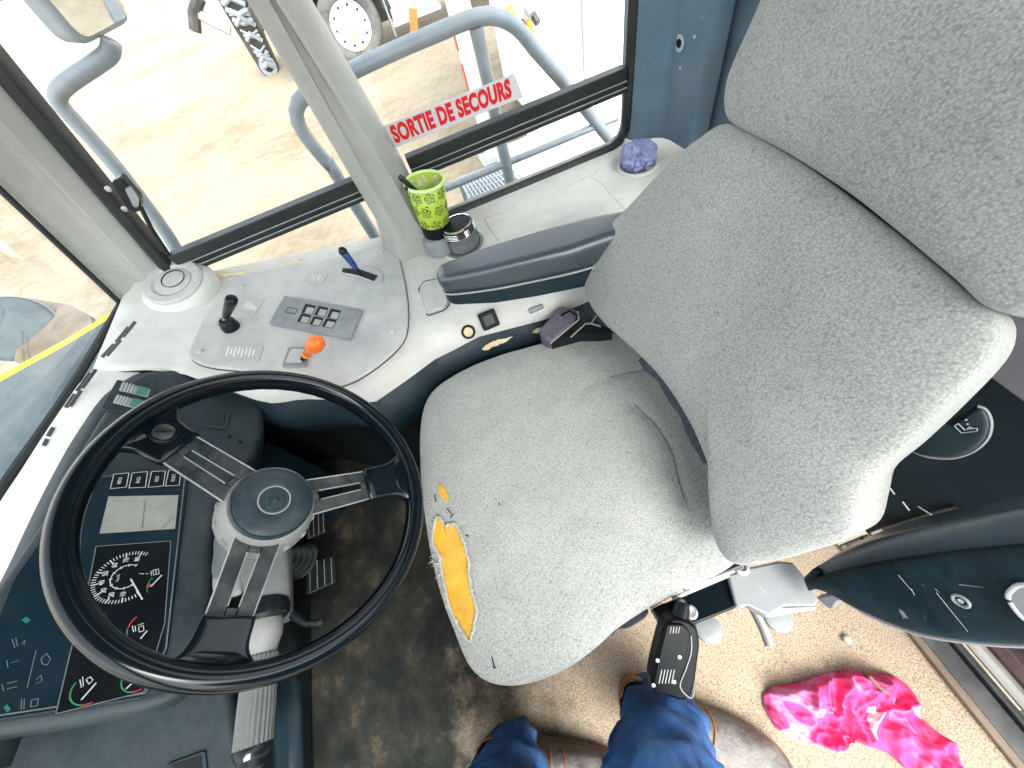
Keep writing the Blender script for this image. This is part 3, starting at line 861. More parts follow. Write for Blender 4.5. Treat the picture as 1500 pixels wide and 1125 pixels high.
rows = [[p + V((.004, 0, -.10)) for p in A], A, [a.lerp(b_, .25) + V((0, 0, .0075 * min(1, i / 14))) for i, (a, b_) in enumerate(zip(A, B))], [a.lerp(b_, .65) + V((0, 0, .0085 * min(1, i / 14))) for i, (a, b_) in enumerate(zip(A, B))], B]
mat('ledge', (0.60, 0.61, 0.575), 0.5, var=0.06, bump=.1, dust=.3)
MB().loft(rows).build('windscreen_ledge', 'ledge', dash, angle=180)
rows = [B, [b_.lerp(c, .3) + V((-.002, 0, .004)) for b_, c in zip(B, C_)], C_, [c + V((.02, 0, -.08)) for c in C_]]
MB().loft(rows).build('binnacle_edge', 'dash_dark', dash, angle=180)
# defrost slots
def slot(a, b_, wpx=2.0):
    p, q = P(*a, z=.7115), P(*b_, z=.7115)
    t = (q - p).normalized(); s = V((-t.y, t.x, 0)) * .0011
    MB().prism([p + s, q + s, q - s, p - s], (0, 0, 1), .006, 0).build('vent_slot', 'sill_dark', dash)
for a, b_ in (((196, 470), (178, 492)), ((186, 478), (168, 500)), ((174, 497), (154, 520)), ((165, 503), (147, 522)), ((138, 540), (118, 567)), ((130, 545), (110, 572)), ((116, 571), (100, 594)), ((107, 576), (93, 596)), ((75, 625), (67, 638)), ((66, 642), (61, 652))):
    slot(a, b_)
# binnacle: one slanted face
out = [(70, 745), (92, 700), (120, 652), (160, 590), (200, 550), (262, 540), (330, 556), (368, 578), (386, 604), (380, 650), (350, 690), (322, 728), (312, 790), (310, 860), (300, 925), (290, 985), (245, 1030), (120, 1058), (0, 1076), (-120, 1090), (-110, 1000), (-60, 930), (0, 850)]
ol = smooth_closed([dp(*q) for q in out], 140)
binn = MB().prism(ol, DN, .085, 0).build('binnacle', 'dash_dark', dash, bevel=.012, bseg=4, angle=60)
# switch block
sw = MB().prism(round_poly([dp(*q) for q in ((172, 557), (230, 570), (216, 612), (148, 600))], .004), DN, .004, .003).build('switch_panel', 'dark_teal', dash, bevel=.001)
for (a, b_, c, d_) in (((180, 562), (222, 573), (217, 584), (175, 574)), ((172, 581), (213, 590), (208, 602), (166, 592))):
    s_ = MB().prism([dp(*q) for q in (a, b_, c, d_)], DN, 0, .006).build('rocker_switch', 'switch_grey', sw, bevel=.001)
    pa, pb, pc, pd_ = [dp(*q, .0065) for q in (a, b_, c, d_)]
    for i in range(4):
        f0, f1 = .05 + i * .11, .09 + i * .11
        MB().prism([pa.lerp(pb, f0), pa.lerp(pb, f1), pd_.lerp(pc, f1), pd_.lerp(pc, f0)], DN, .0, .0012).build('switch_rib', 'grey_plate', s_)
    MB().prism([pa.lerp(pb, .58), pa.lerp(pb, .93), pd_.lerp(pc, .93), pd_.lerp(pc, .58)], DN, 0, .0008).build('switch_lens', 'green_lens', s_)
# blank rectangular cover
bl = MB().prism(round_poly([dp(*q) for q in ((302, 601), (338, 605), (334, 630), (296, 625))], .008), DN, 0, .004).build('blank_cover', 'dash_dark', dash, bevel=.0015)
MB().prism(round_poly([dp(*q, .0035) for q in ((307, 606), (331, 608), (328, 625), (303, 621))], .005), DN, 0, .0022).build('cover_button', 'satin_black', bl, bevel=.001)
for q in ((352, 648), (378, 648), (336, 640)):
    MB().lathe(dp(*q), DN, [(.004, 0), (.004, .002), (.002, .003)], 10).build('screw', 'black', dash)

# instrument display
pan = MB().prism(round_poly([dp(*q) for q in ((278, 690), (246, 955), (216, 1022), (-60, 1064), (20, 850), (128, 700))], .012), DN, .002, .0035).build('display_panel', 'panel_blue', dash, bevel=.001)
def onp(px, py, h=.0040): return dp(px, py, h)
def quad(name, pts, m_, parent, h=.004, t=.0006):
    return MB().prism([onp(*q, h) for q in pts], DN, 0, t).build(name, m_, parent, smooth=False)
def line(mb, a, b_, w=.0007, h=.0044):
    p, q = onp(*a, h), onp(*b_, h); t = (q - p).normalized(); s = DN.cross(t) * w
    mb.add([p + s, q + s, q - s, p - s], [(0, 1, 2, 3)])
UP = DN.cross(V((0, -1, 0))).normalized()      # panel up: forward and up
if UP.x < 0: UP = -UP
RTD = V((0, -1, 0))                             # reading direction: towards the console
# outline of the panel
mb = MB()
ring = [(272, 694), (244, 950), (214, 1016), (-50, 1056)]
for a, b_ in zip(ring, ring[1:]): line(mb, a, b_, .0008)
line(mb, (272, 694), (140, 700), .0006)
mb.build('panel_line', 'ink_grey', pan, smooth=False)
# four keys
keys = [((168, 697), (190, 695), (186, 716), (163, 718), 'MENU'), ((195, 695), (217, 693), (214, 716), (190, 717), 'BACK'), ((223, 693), (243, 692), (240, 714), (218, 716), 'NEXT'), ((248, 691), (266, 690), (263, 713), (243, 714), 'SELECT')]
for a, b_, c, d_, w_ in keys:
    k_ = quad('key', (a, b_, c, d_), 'panel_black', pan, .004, .0014)
    mb = MB()
    for p_, q_ in ((a, b_), (b_, c), (c, d_), (d_, a)): line(mb, p_, q_, .00055, .0058)
    mb.build('key_outline', 'ink_white', k_, smooth=False)
    cx_ = (a[0] + b_[0] + c[0] + d_[0]) / 4; cy_ = (a[1] + b_[1] + c[1] + d_[1]) / 4
    text_obj('lettering', w_, onp(cx_, cy_, .0056), RTD, UP, .0046, 'ink_white', k_, bold=.02, sx=.72, center=True)
# grey lcd
lc_ = quad('screen', ((160, 729), (262, 727), (257, 776), (147, 783)), 'lcd', pan, .004, .0008)
mb = MB(); line(mb, (214, 733), (209, 776), .0006, .0052); line(mb, (238, 776), (256, 757), .0006, .0052); mb.build('scratch', 'ink_grey', lc_, smooth=False)
# gauge window
gw = quad('gauge_window', ((142, 802), (251, 794), (238, 955), (212, 1014), (84, 1046), (104, 960), (128, 880)), 'panel_black', pan, .004, .0005)
mb = MB()
for a, b_ in (((142, 802), (251, 794)), ((251, 794), (242, 915)), ((133, 850), (104, 960)), ((142, 802), (133, 850)), ((104, 960), (84, 1046)), ((84, 1046), (212, 1014)), ((251, 794), (142, 802)), ((242, 915), (212, 1014))): line(mb, a, b_, .0006, .0052)
mb.build('gauge_outline', 'ink_grey', gw, smooth=False)
# speedometer
dc = onp(186, 846, .0052)
def dq(ang, r_, h=0): return dc + RTD * (r_ * math.cos(ang)) + UP * (r_ * math.sin(ang)) + DN * h
R0 = (onp(137, 849, .0052) - dc).length
a0, a1 = R(215), R(-45)         # 0 mark to 80+ mark, clockwise as the driver reads it
PXC = lambda q: (onp(*q, .0052) - dc)
def ang(q):
    v = PXC(q); return math.atan2(v.dot(UP), v.dot(RTD))
aa = [ang((207, 876)), ang((222, 806))]
s0 = aa[0] % (2 * math.pi); s1 = aa[1] % (2 * math.pi)
if s1 > s0: s1 -= 2 * math.pi
mb = MB()
for i in range(43):
    t = s0 + (s1 - s0) * i / 42
    l = R0 * (.80 if i % 5 == 0 else .87)
    p, q = dq(t, R0), dq(t, l); s = DN.cross((q - p).normalized()) * (.0008 if i % 5 == 0 else .0005)
    mb.add([p + s, q + s, q - s, p - s], [(0, 1, 2, 3)])
for i in range(40):
    t0_ = s0 + (s1 - s0) * i / 40; t1_ = s0 + (s1 - s0) * (i + 1) / 40
    mb.add([dq(t0_, R0 * .44), dq(t0_, R0 * .47), dq(t1_, R0 * .47), dq(t1_, R0 * .44)], [(0, 1, 2, 3)])
for i in range(9):
    t = s0 + (s1 - s0) * i / 8
    p, q = dq(t, R0 * .5), dq(t, R0 * .4); s = DN.cross((q - p).normalized()) * .0006
    mb.add([p + s, q + s, q - s, p - s], [(0, 1, 2, 3)])
mb.build('dial_ticks', 'ink_white', gw, smooth=False)
for i in range(1, 9):
    t = s0 + (s1 - s0) * i / 8.4
    text_obj('dial_number', str(i * 10), dq(t, R0 * .69), RTD, UP, .0058, 'ink_white', gw, bold=.02, sx=.85, center=True)
text_obj('dial_unit', 'km/h', dq(R(90), R0 * .24), RTD, UP, .0036, 'ink_white', gw, center=True)
mb = MB(); line(mb, (193, 850), (210, 880), .0009, .0075); mb.build('needle', 'ink_white', gw, smooth=False)
# small gauges: arcs with needles
def arc(cpx, rpx, g0, g1, m_, name, w=.0008):
    c = onp(*cpx, .0053); r_ = (onp(cpx[0] - rpx, cpx[1], .0053) - c).length
    mb = MB(); n = 10
    for i in range(n):
        t0_, t1_ = g0 + (g1 - g0) * i / n, g0 + (g1 - g0) * (i + 1) / n
        f = lambda t, k: c + RTD * (k * math.cos(t)) + UP * (k * math.sin(t))
        mb.add([f(t0_, r_ - w), f(t0_, r_ + w), f(t1_, r_ + w), f(t1_, r_ - w)], [(0, 1, 2, 3)])
    mb.build(name, m_, gw, smooth=False)
arc((136, 1006), 27, R(60), R(165), 'ink_green', 'gauge_arc'); arc((136, 1006), 27, R(165), R(195), 'ink_red', 'gauge_arc')
arc((204, 992), 22, R(60), R(165), 'ink_green', 'gauge_arc'); arc((204, 992), 22, R(165), R(200), 'ink_red', 'gauge_arc')
arc((216, 918), 26, R(85), R(140), 'ink_green', 'gauge_arc'); arc((216, 918), 26, R(40), R(80), 'ink_red', 'gauge_arc')
arc((240, 856), 22, R(50), R(120), 'ink_green', 'gauge_arc', .0006)
mb = MB()
for a, b_ in (((121, 1026), (143, 1001)), ((186, 1010), (204, 993)), ((207, 937), (217, 925)), ((222, 861), (238, 844))): line(mb, a, b_, .0008, .0062)
mb.build('needle', 'ink_white', gw, smooth=False)
mb = MB(); line(mb, (217, 862), (222, 857), .0016, .0058); mb.build('gauge_arc', 'ink_red', gw, smooth=False)
# pictogram marks
mb = MB()
for a, b_ in (((119, 996), (121, 1008)), ((123, 992), (124, 1006)), ((128, 996), (134, 992)), ((134, 992), (138, 997)), ((138, 997), (132, 1003)), ((132, 1003), (128, 996)),
              ((195, 918), (197, 927)), ((199, 918), (200, 926)), ((204, 920), (211, 917)), ((211, 917), (212, 925)), ((212, 925), (205, 927)), ((205, 927), (204, 920)), ((203, 917), (212, 914)),
              ((222, 838), (223, 845)), ((225, 837), (233, 835)), ((233, 835), (234, 842)), ((234, 842), (226, 844)), ((226, 844), (225, 837)), ((229, 836), (230, 843)), ((219, 842), (214, 842)), ((205, 842), (212, 842))): line(mb, a, b_, .0004, .0056)
mb.build('pictogram', 'ink_white', gw, smooth=False)
# dim telltales at the left of the panel
mb = MB()
for a, b_ in (((20, 937), (24, 950)), ((25, 935), (28, 948)), ((33, 944), (39, 939)), ((39, 939), (37, 946)), ((12, 968), (14, 979)), ((18, 972), (30, 968)), ((5, 1003), (8, 1013)), ((12, 1002), (28, 998)), ((12, 1010), (28, 1006)),
              ((55, 953), (42, 1008)), ((62, 966), (64, 973)), ((64, 973), (71, 975)), ((71, 975), (76, 966)), ((76, 966), (70, 958)), ((70, 958), (62, 966)), ((55, 996), (62, 990)), ((62, 990), (64, 998)), ((64, 998), (55, 1002)), ((34, 1024), (33, 1040)), ((38, 1024), (37, 1039)), ((48, 1026), (58, 1024)), ((58, 1024), (57, 1034)), ((57, 1034), (47, 1036)), ((47, 1036), (48, 1026)), ((107, 763), (111, 765)), ((108, 768), (113, 767)), ((104, 785), (110, 783)), ((110, 783), (109, 789)), ((109, 789), (104, 785))): line(mb, a, b_, .0004, .0046)
mb.build('telltale_marking', 'ink_grey', pan, smooth=False)
mb = MB(); line(mb, (37, 912), (44, 907), .004, .0046); mb.build('telltale', 'green_lens', pan, smooth=False)
mb = MB(); line(mb, (10, 1040), (16, 1036), .004, .0046); mb.build('telltale', 'green_lens', pan, smooth=False)
# lower pad to the left of the column
kp0 = V((.60, -.12, .545)); kn = V((-.35, .12, .93)).normalized()
kq = lambda x, y, h=0: PP(x, y, kp0, kn) + kn * h
ko = smooth_closed([kq(*q) for q in ((-80, 1080), (0, 1072), (120, 1052), (230, 1026), (300, 990), (332, 1000), (345, 1060), (338, 1170), (150, 1260), (-120, 1240))], 90)
MB().prism(ko, kn, .10, 0).build('knee_pad', 'dash_dark', dash, bevel=.014, bseg=4, angle=60)
vb = MB().prism(round_poly([kq(*q) for q in ((246, 1118), (302, 1098), (308, 1150), (240, 1165))], .003), kn, 0, .003).build('vent_frame', 'dark_teal', dash, bevel=.001)
MB().prism(round_poly([kq(*q, .003) for q in ((254, 1120), (296, 1105), (300, 1148), (250, 1160))], .003), kn, 0, .001).build('vent_plate', 'black', vb)
MB().box((.735, -.60, .275), (.10, .15, .55)).build('dash_leg', 'dark_teal', dash, bevel=.02)
# dark bulk under the dash
MB().box((.875, -.22, .28), (.12, .9, .56)).build('lower_dash', 'black', dash, bevel=.02)
MB().prism([P(*q, z=.34) for q in ((432, 985), (436, 1180), (395, 1180), (392, 985))], (0, 0, 1), .03, 0).build('side_cover', 'dark_teal', dash, bevel=.015)
# ------------------------------------------------------------------ right hand console
con = thing('side_console', 'pale grey side console with lever panel under the right window', 'console', (0.1, -0.8, 0.0))
def zt(x):
    if x < .12: return .537
    if x < .62: return .537 + (x - .12) * .205
    return min(.6395 + (x - .62) * .33, .697)
def interp(tab, x):
    for (a, ya), (b_, yb) in zip(tab, tab[1:]):
        if x <= b_: return ya + (yb - ya) * max(0, (x - a)) / (b_ - a)
    return tab[-1][1]
YI = [(-.62, -.64), (-.4, -.625), (-.1, -.605), (.02, -.585), (.137, -.565), (.22, -.53), (.30, -.50), (.40, -.485), (.5, -.50), (.58, -.53), (.66, -.58), (.80, -.66)]
def solve_y(px, py):
    x = .2
    for _ in range(30):
        p = P(px, py, z=zt(x) - .060); x = .5 * x + .5 * p.x
    return (p.x, p.y)
def rk(x): return 1 - .86 * min(1, max(0, (x - .50) / .10))
yy = sorted(solve_y(*q) for q in ((392, 592), (440, 583), (500, 584), (545, 590), (600, 552), (640, 522), (700, 492), (800, 466), (862, 440)))
YI = [(-.76, -.66)] + [(x, y - .002) for x, y in yy] + [(.57, -.63), (.66, -.70), (.72, -.725), (.82, -.745)]
print('YI', [(round(a, 3), round(b, 3)) for a, b in YI])
rows = []; rows2 = []; rows3 = []
xs = [-.76 + i * (1.58 / 66) for i in range(67)]
for x in xs:
    z = zt(x); yi = interp(YI, x)
    rows.append([V((x, -1.034, z + .012)), V((x, -1.022, z + .010)), V((x, -1.005, z + .002)), V((x, -.97, z)), V((x, -.85, z)), V((x, yi - .085 * rk(x), z - .001 * rk(x))), V((x, yi - .045 * rk(x), z - .006 * rk(x))), V((x, yi - .015 * rk(x), z - .020 * rk(x))), V((x, yi, z - .042 * rk(x))), V((x, yi + .004, z - .062 * rk(x)))])
    rows2.append([V((x, yi + .003, z - .062 * rk(x))), V((x, yi + .010 * rk(x), z - .072)), V((x, yi + .030, z - .100)), V((x, yi + .036, z - .125)), V((x, yi + .026, z - .15)), V((x, yi + .012, z - .19))])
    rows3.append([V((x, yi + .012, z - .19)), V((x, yi - .02, z - .26)), V((x, yi - .03, .0))])
top = MB().loft(rows).build('console_top', 'trim', con, angle=180)
MB().loft(rows2).build('console_side', 'dark_teal', con, angle=180)
MB().loft(rows3).build('console_side_shaded', 'black', con, angle=180)  # lower console side in black, the footwell's shade put into its colour
CP = V((.2, -.8, zt(.2))); CN = V((-.205, 0, 1)).normalized()
def cp(px, py, h=0.0): return PP(px, py, CP, CN) + CN * h
FP = V((-.1, -.8, .537)); FN = V((0, 0, 1))
def fp(px, py, h=0.0): return PP(px, py, FP, FN) + FN * h
# lever panel
po = [(280, 522), (288, 500), (308, 458), (330, 426), (352, 410), (420, 397), (500, 381), (556, 362), (574, 362), (586, 384), (597, 436), (597, 486), (582, 514), (545, 545), (505, 566), (460, 570), (420, 562), (370, 547), (318, 541), (292, 534)]
pl_ = smooth_closed([cp(*q) for q in po], 120)
cpan = MB().prism(pl_, CN, .004, .009).build('control_panel', 'trim_panel', con, bevel=.004, bseg=3, angle=50)
H = .0092
MB().tube(smooth_closed([cp(*q, .001) for q in po], 120), .0016, 6, caps=False).build('panel_gap', 'black', con)
# screws
for q in ((358, 423), (297, 519), (577, 489), (560, 373)):
    s_ = MB().lathe(cp(*q, H), CN, [(.0085, 0), (.0085, .0012), (.0065, .0018), (.0055, .0035), (.003, .004)], 14).build('screw', 'grey_plate', cpan)
# label plates with embossed lines
def plate(pts, rows_, m_='grey_plate'):
    p_ = MB().prism(round_poly([cp(*q, H) for q in pts], .003), CN, 0, .0012).build('label_plate', m_, cpan)
    a, b_, c, d_ = [cp(*q, H + .0014) for q in pts]
    mb = MB()
    for (f, g0, g1, w) in rows_:
        p, q = a.lerp(b_, f).lerp(d_.lerp(c, f), g0), a.lerp(b_, f).lerp(d_.lerp(c, f), g1)
        t = (q - p).normalized(); s = CN.cross(t) * w
        mb.add([p + s, q + s, q - s, p - s], [(0, 1, 2, 3)])
    mb.build('embossed_mark', 'emboss', p_, smooth=False)
plate(((330, 507), (390, 510), (383, 534), (324, 530)), [(.18 + .09 * i, .2 + .1 * (i % 3 == 1), .8 - .12 * (i % 2), .0013) for i in range(8)])
plate(((362, 438), (391, 443), (377, 465), (353, 458)), [(.25 + .12 * i, .3 + .05 * i, .8, .0010) for i in range(6)])
plate(((455, 402), (484, 404), (473, 422), (448, 418)), [(.3, .2, .6, .0009), (.45, .3, .8, .0009), (.6, .2, .6, .0009), (.7, .3, .7, .0009)])
# raised blank-switch plate with six square recesses and one shallow one
sp_ = [(421, 440), (535, 460), (517, 503), (399, 480)]
spl = MB().prism(round_poly([cp(*q, H) for q in sp_], .004), CN, 0, .006).build('switch_plate', 'switch_grey', cpan, bevel=.0012)
for r_ in (((452, 452), (467, 455), (462, 468), (446, 465)), ((471, 455), (485, 458), (480, 471), (465, 468)), ((489, 459), (503, 462), (498, 475), (483, 472)), ((446, 466), (460, 469), (455, 481), (440, 478)), ((464, 470), (478, 473), (472, 485), (458, 482)), ((482, 473), (497, 476), (491, 488), (476, 485))):
    pts = [cp(*q, H + .0062) for q in r_]
    f_ = MB().prism(pts, CN, 0, .0006).build('recess', 'black', spl, smooth=False)
    a, b_, c, d_ = [cp(*q, H + .0072) for q in r_]
    mid = lambda u, v: a.lerp(b_, u).lerp(d_.lerp(c, u), v)
    MB().prism([mid(.30, .30), mid(.98, .30), mid(.98, .98), mid(.30, .98)], CN, 0, .0002).build('recess_floor', 'recess', f_, smooth=False)
mb = MB()
g = [cp(*q, H + .0066) for q in ((427, 457), (441, 460), (437, 467), (423, 464))]
for p, q in zip(g, g[1:] + g[:1]):
    t = (q - p).normalized(); s = CN.cross(t) * .0008; mb.add([p + s, q + s, q - s, p - s], [(0, 1, 2, 3)])
mb.build('recess_outline', 'black', spl, smooth=False)
# levers
def lever(base_px, mid_px, top_px, dz): pass
b0 = cp(343, 484, H)
blv = MB().lathe(b0, CN, [(.019, 0), (.019, .010), (.017, .014), (.017, .020), (.012, .026), (.008, .027)], 28).build('lever', 'satin_black', con)
tp = P(340, 437, z=b0.z + .088); bs = b0 + CN * .026; d = tp - bs
MB().tube([bs, bs + d * .16], .0045, 10).build('lever_rod', 'steel', blv)
MB().tube([bs + d * f for f in (.14, .18, .4, .7, .88, .97, 1.0)], [.006, .0072, .0088, .0108, .0118, .0112, .008], 14).build('lever_knob', 'satin_black', blv, angle=60)
b1 = cp(444, 530, H)
ob = MB().prism(round_poly([cp(*q, H) for q in ((427, 514), (458, 514), (452, 542), (417, 543))], .006), CN, 0, .005).build('lever_base', 'switch_grey', con, bevel=.002)
MB().prism(round_poly([cp(*q, H + .005) for q in ((432, 518), (452, 518), (447, 538), (423, 538))], .005), CN, 0, .003).build('lever_cover', 'grey_plate', ob, bevel=.001)
b1 = cp(448, 532, H + .005)
kt = P(463, 503, z=b1.z + .052)
olv = MB().tube([b1, b1.lerp(kt, .35)], .0055, 10).build('lever', 'black', con)
kd = (kt - b1).normalized()
MB().lathe(b1.lerp(kt, .25), kd, [(.0085, 0), (.0095, .004), (.0090, .012)], 20).build('lever_collar', 'amber', olv)
L_ = (kt - b1).length
MB().lathe(b1, kd, [(.0085, L_ * .42), (.0085, L_ * .58), (.0105, L_ * .66), (.0155, L_ * .78), (.0172, L_ * .92), (.0160, L_ * 1.06), (.011, L_ * 1.17), (.004, L_ * 1.22)], 28).build('lever_knob', 'orange', olv, angle=180)
# lever in a slot at the rear of the panel
sl = MB().prism(smooth_closed([cp(*q, H) for q in ((498, 402), (515, 394), (545, 396), (563, 408), (556, 420), (530, 412))], 40), CN, 0, .004).build('slot_surround', 'trim_panel', con, bevel=.002)
MB().prism(round_poly([cp(*q, H + .004) for q in ((505, 399), (528, 400), (556, 410), (550, 418), (527, 409), (504, 405))], .003), CN, 0, .0008).build('slot', 'black', sl, smooth=False)
b2 = cp(532, 408, H); t2 = P(499, 364, z=b2.z + .085)
bl2 = MB().tube([b2, b2.lerp(t2, .35)], .0050, 10).build('lever', 'satin_black', con)
MB().tube([b2.lerp(t2, f) for f in (.30, .36, .6, .8, .92, 1.0)], [.006, .0075, .0085, .0095, .0095, .006], 14).build('lever_knob', 'blue_chrome', bl2, angle=60)
MB().tube([b2.lerp(t2, f) for f in (.86, .92, .97, 1.02)], [.0102, .0104, .009, .005], 14).build('lever_tip', 'satin_black', bl2)
# front air vent
vc = P(255, 414, z=.690); va = V((-.18, .22, 1)).normalized()
vent = MB().lathe(vc, va, [(.086, -.05), (.084, -.012), (.076, -.002), (.070, .001)], 48).build('vent_mount', 'trim', con, angle=60)
MB().lathe(vc, va, [(.0690, -.004), (.0685, .006), (.064, .010), (.048, .009), (.044, .004), (.042, .003), (.041, .006), (.020, .009), (.0005, .009)], 48).build('air_vent', 'grey_plate', vent, angle=40)
MB().lathe(vc + va * .0098 + V((-.004, -.004, 0)), va, [(.0265, -.001), (.0268, .0006), (.0255, .0006), (.0250, -.001)], 36, caps=False).build('vent_ring', 'black', vent)
# little square lid, power socket, black catch on the slope
lid = MB().prism(round_poly([fp(*q, .001) for q in ((615, 425), (622, 415), (646, 410), (657, 444), (652, 452), (627, 461))], .010), FN, .003, .006).build('lid', 'trim_panel', con, bevel=.002)
MB().tube(round_poly([fp(*q, .002) for q in ((613, 425), (621, 413), (647, 408), (660, 445), (653, 455), (626, 464))], .010), .0012, 6, caps=False).build('lid_gap', 'black', lid)
def side_pt(px, py):
    r_ = ray(px, py); best = None
    return on_surface(BV, px, py, .001)
BV = bvh_of(top)
def srf(px, py, off=.001):
    p = on_surface(BV, px, py, off)
    return p if p is not None else fp(px, py, off)
sn = (V((0, .75, .66))).normalized()
s0_ = srf(686, 486)
so = MB().lathe(s0_, sn, [(.017, -.006), (.017, .003), (.015, .005), (.0115, .005), (.0110, -.004)], 28).build('power_socket', 'black', con)
MB().lathe(s0_, sn, [(.0112, .004), (.0108, .0056), (.0092, .0056), (.009, -.0005), (.0005, -.001)], 24).build('socket_liner', 'worn_yellow', so)
c = srf(716, 468)
ct = MB().box(c, (.042, .042, .024), V((1, 0, 0)), V((0, .66, -.75)), sn).build('catch', 'black', con, bevel=.004)
MB().box(c + sn * .012, (.026, .026, .003), V((1, 0, 0)), V((0, .66, -.75)), sn).build('catch_face', 'rubber', ct, bevel=.002)
c = srf(785, 452)
MB().box(c + sn * .004, (.036, .012, .010), V((1, 0, 0)), V((0, .66, -.75)), sn).build('strike_plate', 'switch_grey', con, bevel=.004)
# shallow moulded pocket outline behind the arm rest
mb = MB()
mb.tube(smooth_open([fp(*q, .0005) for q in ((730, 352), (712, 322), (722, 316), (800, 286), (866, 256), (874, 252))], 40), .0035, 8)
mb.tube(smooth_open([fp(*q, -.0005) for q in ((862, 258), (880, 268), (900, 290), (915, 306))], 20), .0025, 8)
mb.build('moulded_ridge', 'trim', con, angle=180)
# cup holders
def holder(px, py, r_):
    c = fp(px, py)
    h = MB().lathe(c, FN, [(r_ + .010, -.004), (r_ + .010, .003), (r_ + .006, .006), (r_ + .001, .005), (r_, -.001), (r_ - .004, -.002)], 40, caps=False).build('cup_holder', 'trim', con, angle=180)
    MB().lathe(c, FN, [(r_ - .003, .0015), (.0005, .0016)], 40, caps=False).build('holder_floor', 'switch_grey', h)
    return c
hc1 = holder(680, 360, .050)
hc2 = holder(934, 243, .044)
MB().lathe(hc1, FN, [(.057, .004), (.057, .0068), (.053, .0068), (.053, .004)], 40, caps=False).build('holder_ring', 'switch_grey', con)
# worn patches on the dark slope
BV2 = None
# yellowed foam strip along the window edge
mb = MB()
pts = smooth_open([P(*q, y=-1.012) for q in ((318, 404), (345, 401), (370, 399), (400, 393), (430, 385), (460, 380), (474, 377))], 40)
pts = [p + V((0, 0, .002 * math.sin(i * 1.7))) for i, p in enumerate(pts)]
mb.tube(pts, [.005 + .0016 * math.sin(i * .9) for i in range(40)], 8)
mb.build('foam_strip', 'worn_yellow', con, angle=180)
# ------------------------------------------------------------------ operator seat
seat = thing('operator_seat', 'worn grey fabric operator seat with torn front edge showing yellow foam', 'seat', (-.05, -.27, 0.0))
CZ = .455
co = [(648, 566), (626, 592), (618, 632), (618, 690), (624, 750), (634, 815), (648, 870), (668, 925), (688, 972), (712, 996), (748, 1004), (792, 996), (838, 974), (876, 946), (905, 920), (955, 888), (1010, 862), (1072, 828), (1095, 790), (1085, 720), (1050, 650), (1010, 590), (965, 535), (925, 502), (892, 491), (850, 494), (800, 505), (740, 522), (690, 541)]
crease = smooth_open([P(*q, z=.475) for q in ((930, 595), (962, 628), (984, 665), (993, 705), (1003, 735))], 30)
crease2 = smooth_open([P(*q, z=.478) for q in ((860, 566), (900, 552), (948, 542))], 16)
def cush_fn(w, c):
    d = w.copy()
    # soft unevenness of a used cushion
    if w.z > CZ - .02:
        d.z += .0032 * noise.noise(V((w.x * 9, w.y * 9, 0))) + .0016 * noise.noise(V((w.x * 26, w.y * 26, 4)))
        # dip where the driver sits
        r2 = ((w.x + .03) / .14) ** 2 + ((w.y + .27) / .13) ** 2
        d.z -= .010 * math.exp(-r2)
        for cr, dep in ((crease, .0055), (crease2, .003)):
            m_ = min((V((p.x, p.y)) - V((w.x, w.y))).length for p in cr)
            d.z -= dep * math.exp(-(m_ / .009) ** 2)
    return d
cushion = MB().pillow(smooth_closed([P(*q, z=CZ) for q in co], 220), (0, 0, 1), .034, .105, rings=46, p=3.4, fn=cush_fn).build('cushion', 'seat_fabric', seat, angle=180)
BC = bvh_of(cushion)
mb = MB()
for cr in (crease, crease2[6:]):
    pts = [BC.ray_cast(p + V((0, 0, .2)), V((0, 0, -1)))[0] for p in cr]
    mb.tube([p + V((0, 0, .0002)) for p in pts if p is not None], .0008, 5)
mb.build('crease_line', 'sill_dark', cushion)  # dark line drawn along the seam creases to strengthen their shade
def decal(name, px_outline, m_, parent, off, n=70, rings=8, bv=BC, rough=.0, dome=0.0, jag=0.0):
    """a patch that lies on a real surface"""
    base = smooth_closed([V((a, b_, 0)) for a, b_ in px_outline], n)
    if jag:
        rnd = random.Random(5)
        base = [p + V((rnd.uniform(-jag, jag), rnd.uniform(-jag, jag), 0)) for p in base]
    c = sum(base, V()) / n
    v = []; f = []
    for j in range(rings + 1):
        s = 1 - j / rings if j < rings else 0.03
        for p in base:
            q = c + (p - c) * s
            h = on_surface(bv, q.x, q.y, off + dome * (1 - s ** 3))
            if h is None: h = v[-1] if v else P(q.x, q.y, z=CZ)
            v.append(V(h))
    for j in range(rings):
        for i in range(n): f.append((j * n + i, j * n + (i + 1) % n, (j + 1) * n + (i + 1) % n, (j + 1) * n + i))
    f.append(tuple(rings * n + i for i in range(n)))
    return mk(name, v, f, m_, parent, angle=180), base
tear = [(641, 757), (648, 762), (651, 771), (660, 768), (670, 771), (679, 790), (686, 815), (689, 845), (694, 872), (699, 893), (696, 915), (690, 938), (682, 931), (672, 914), (662, 893), (655, 868), (649, 840), (645, 815), (637, 800), (636, 778)]
foam, fb = decal('foam', tear, 'foam', cushion, -.0005 + .0022, n=120, rings=10, jag=.9)
decal('foam', [(642, 713), (648, 711), (656, 722), (658, 733), (652, 734), (645, 726)], 'foam', cushion, .0016, n=40, rings=4, jag=.5)
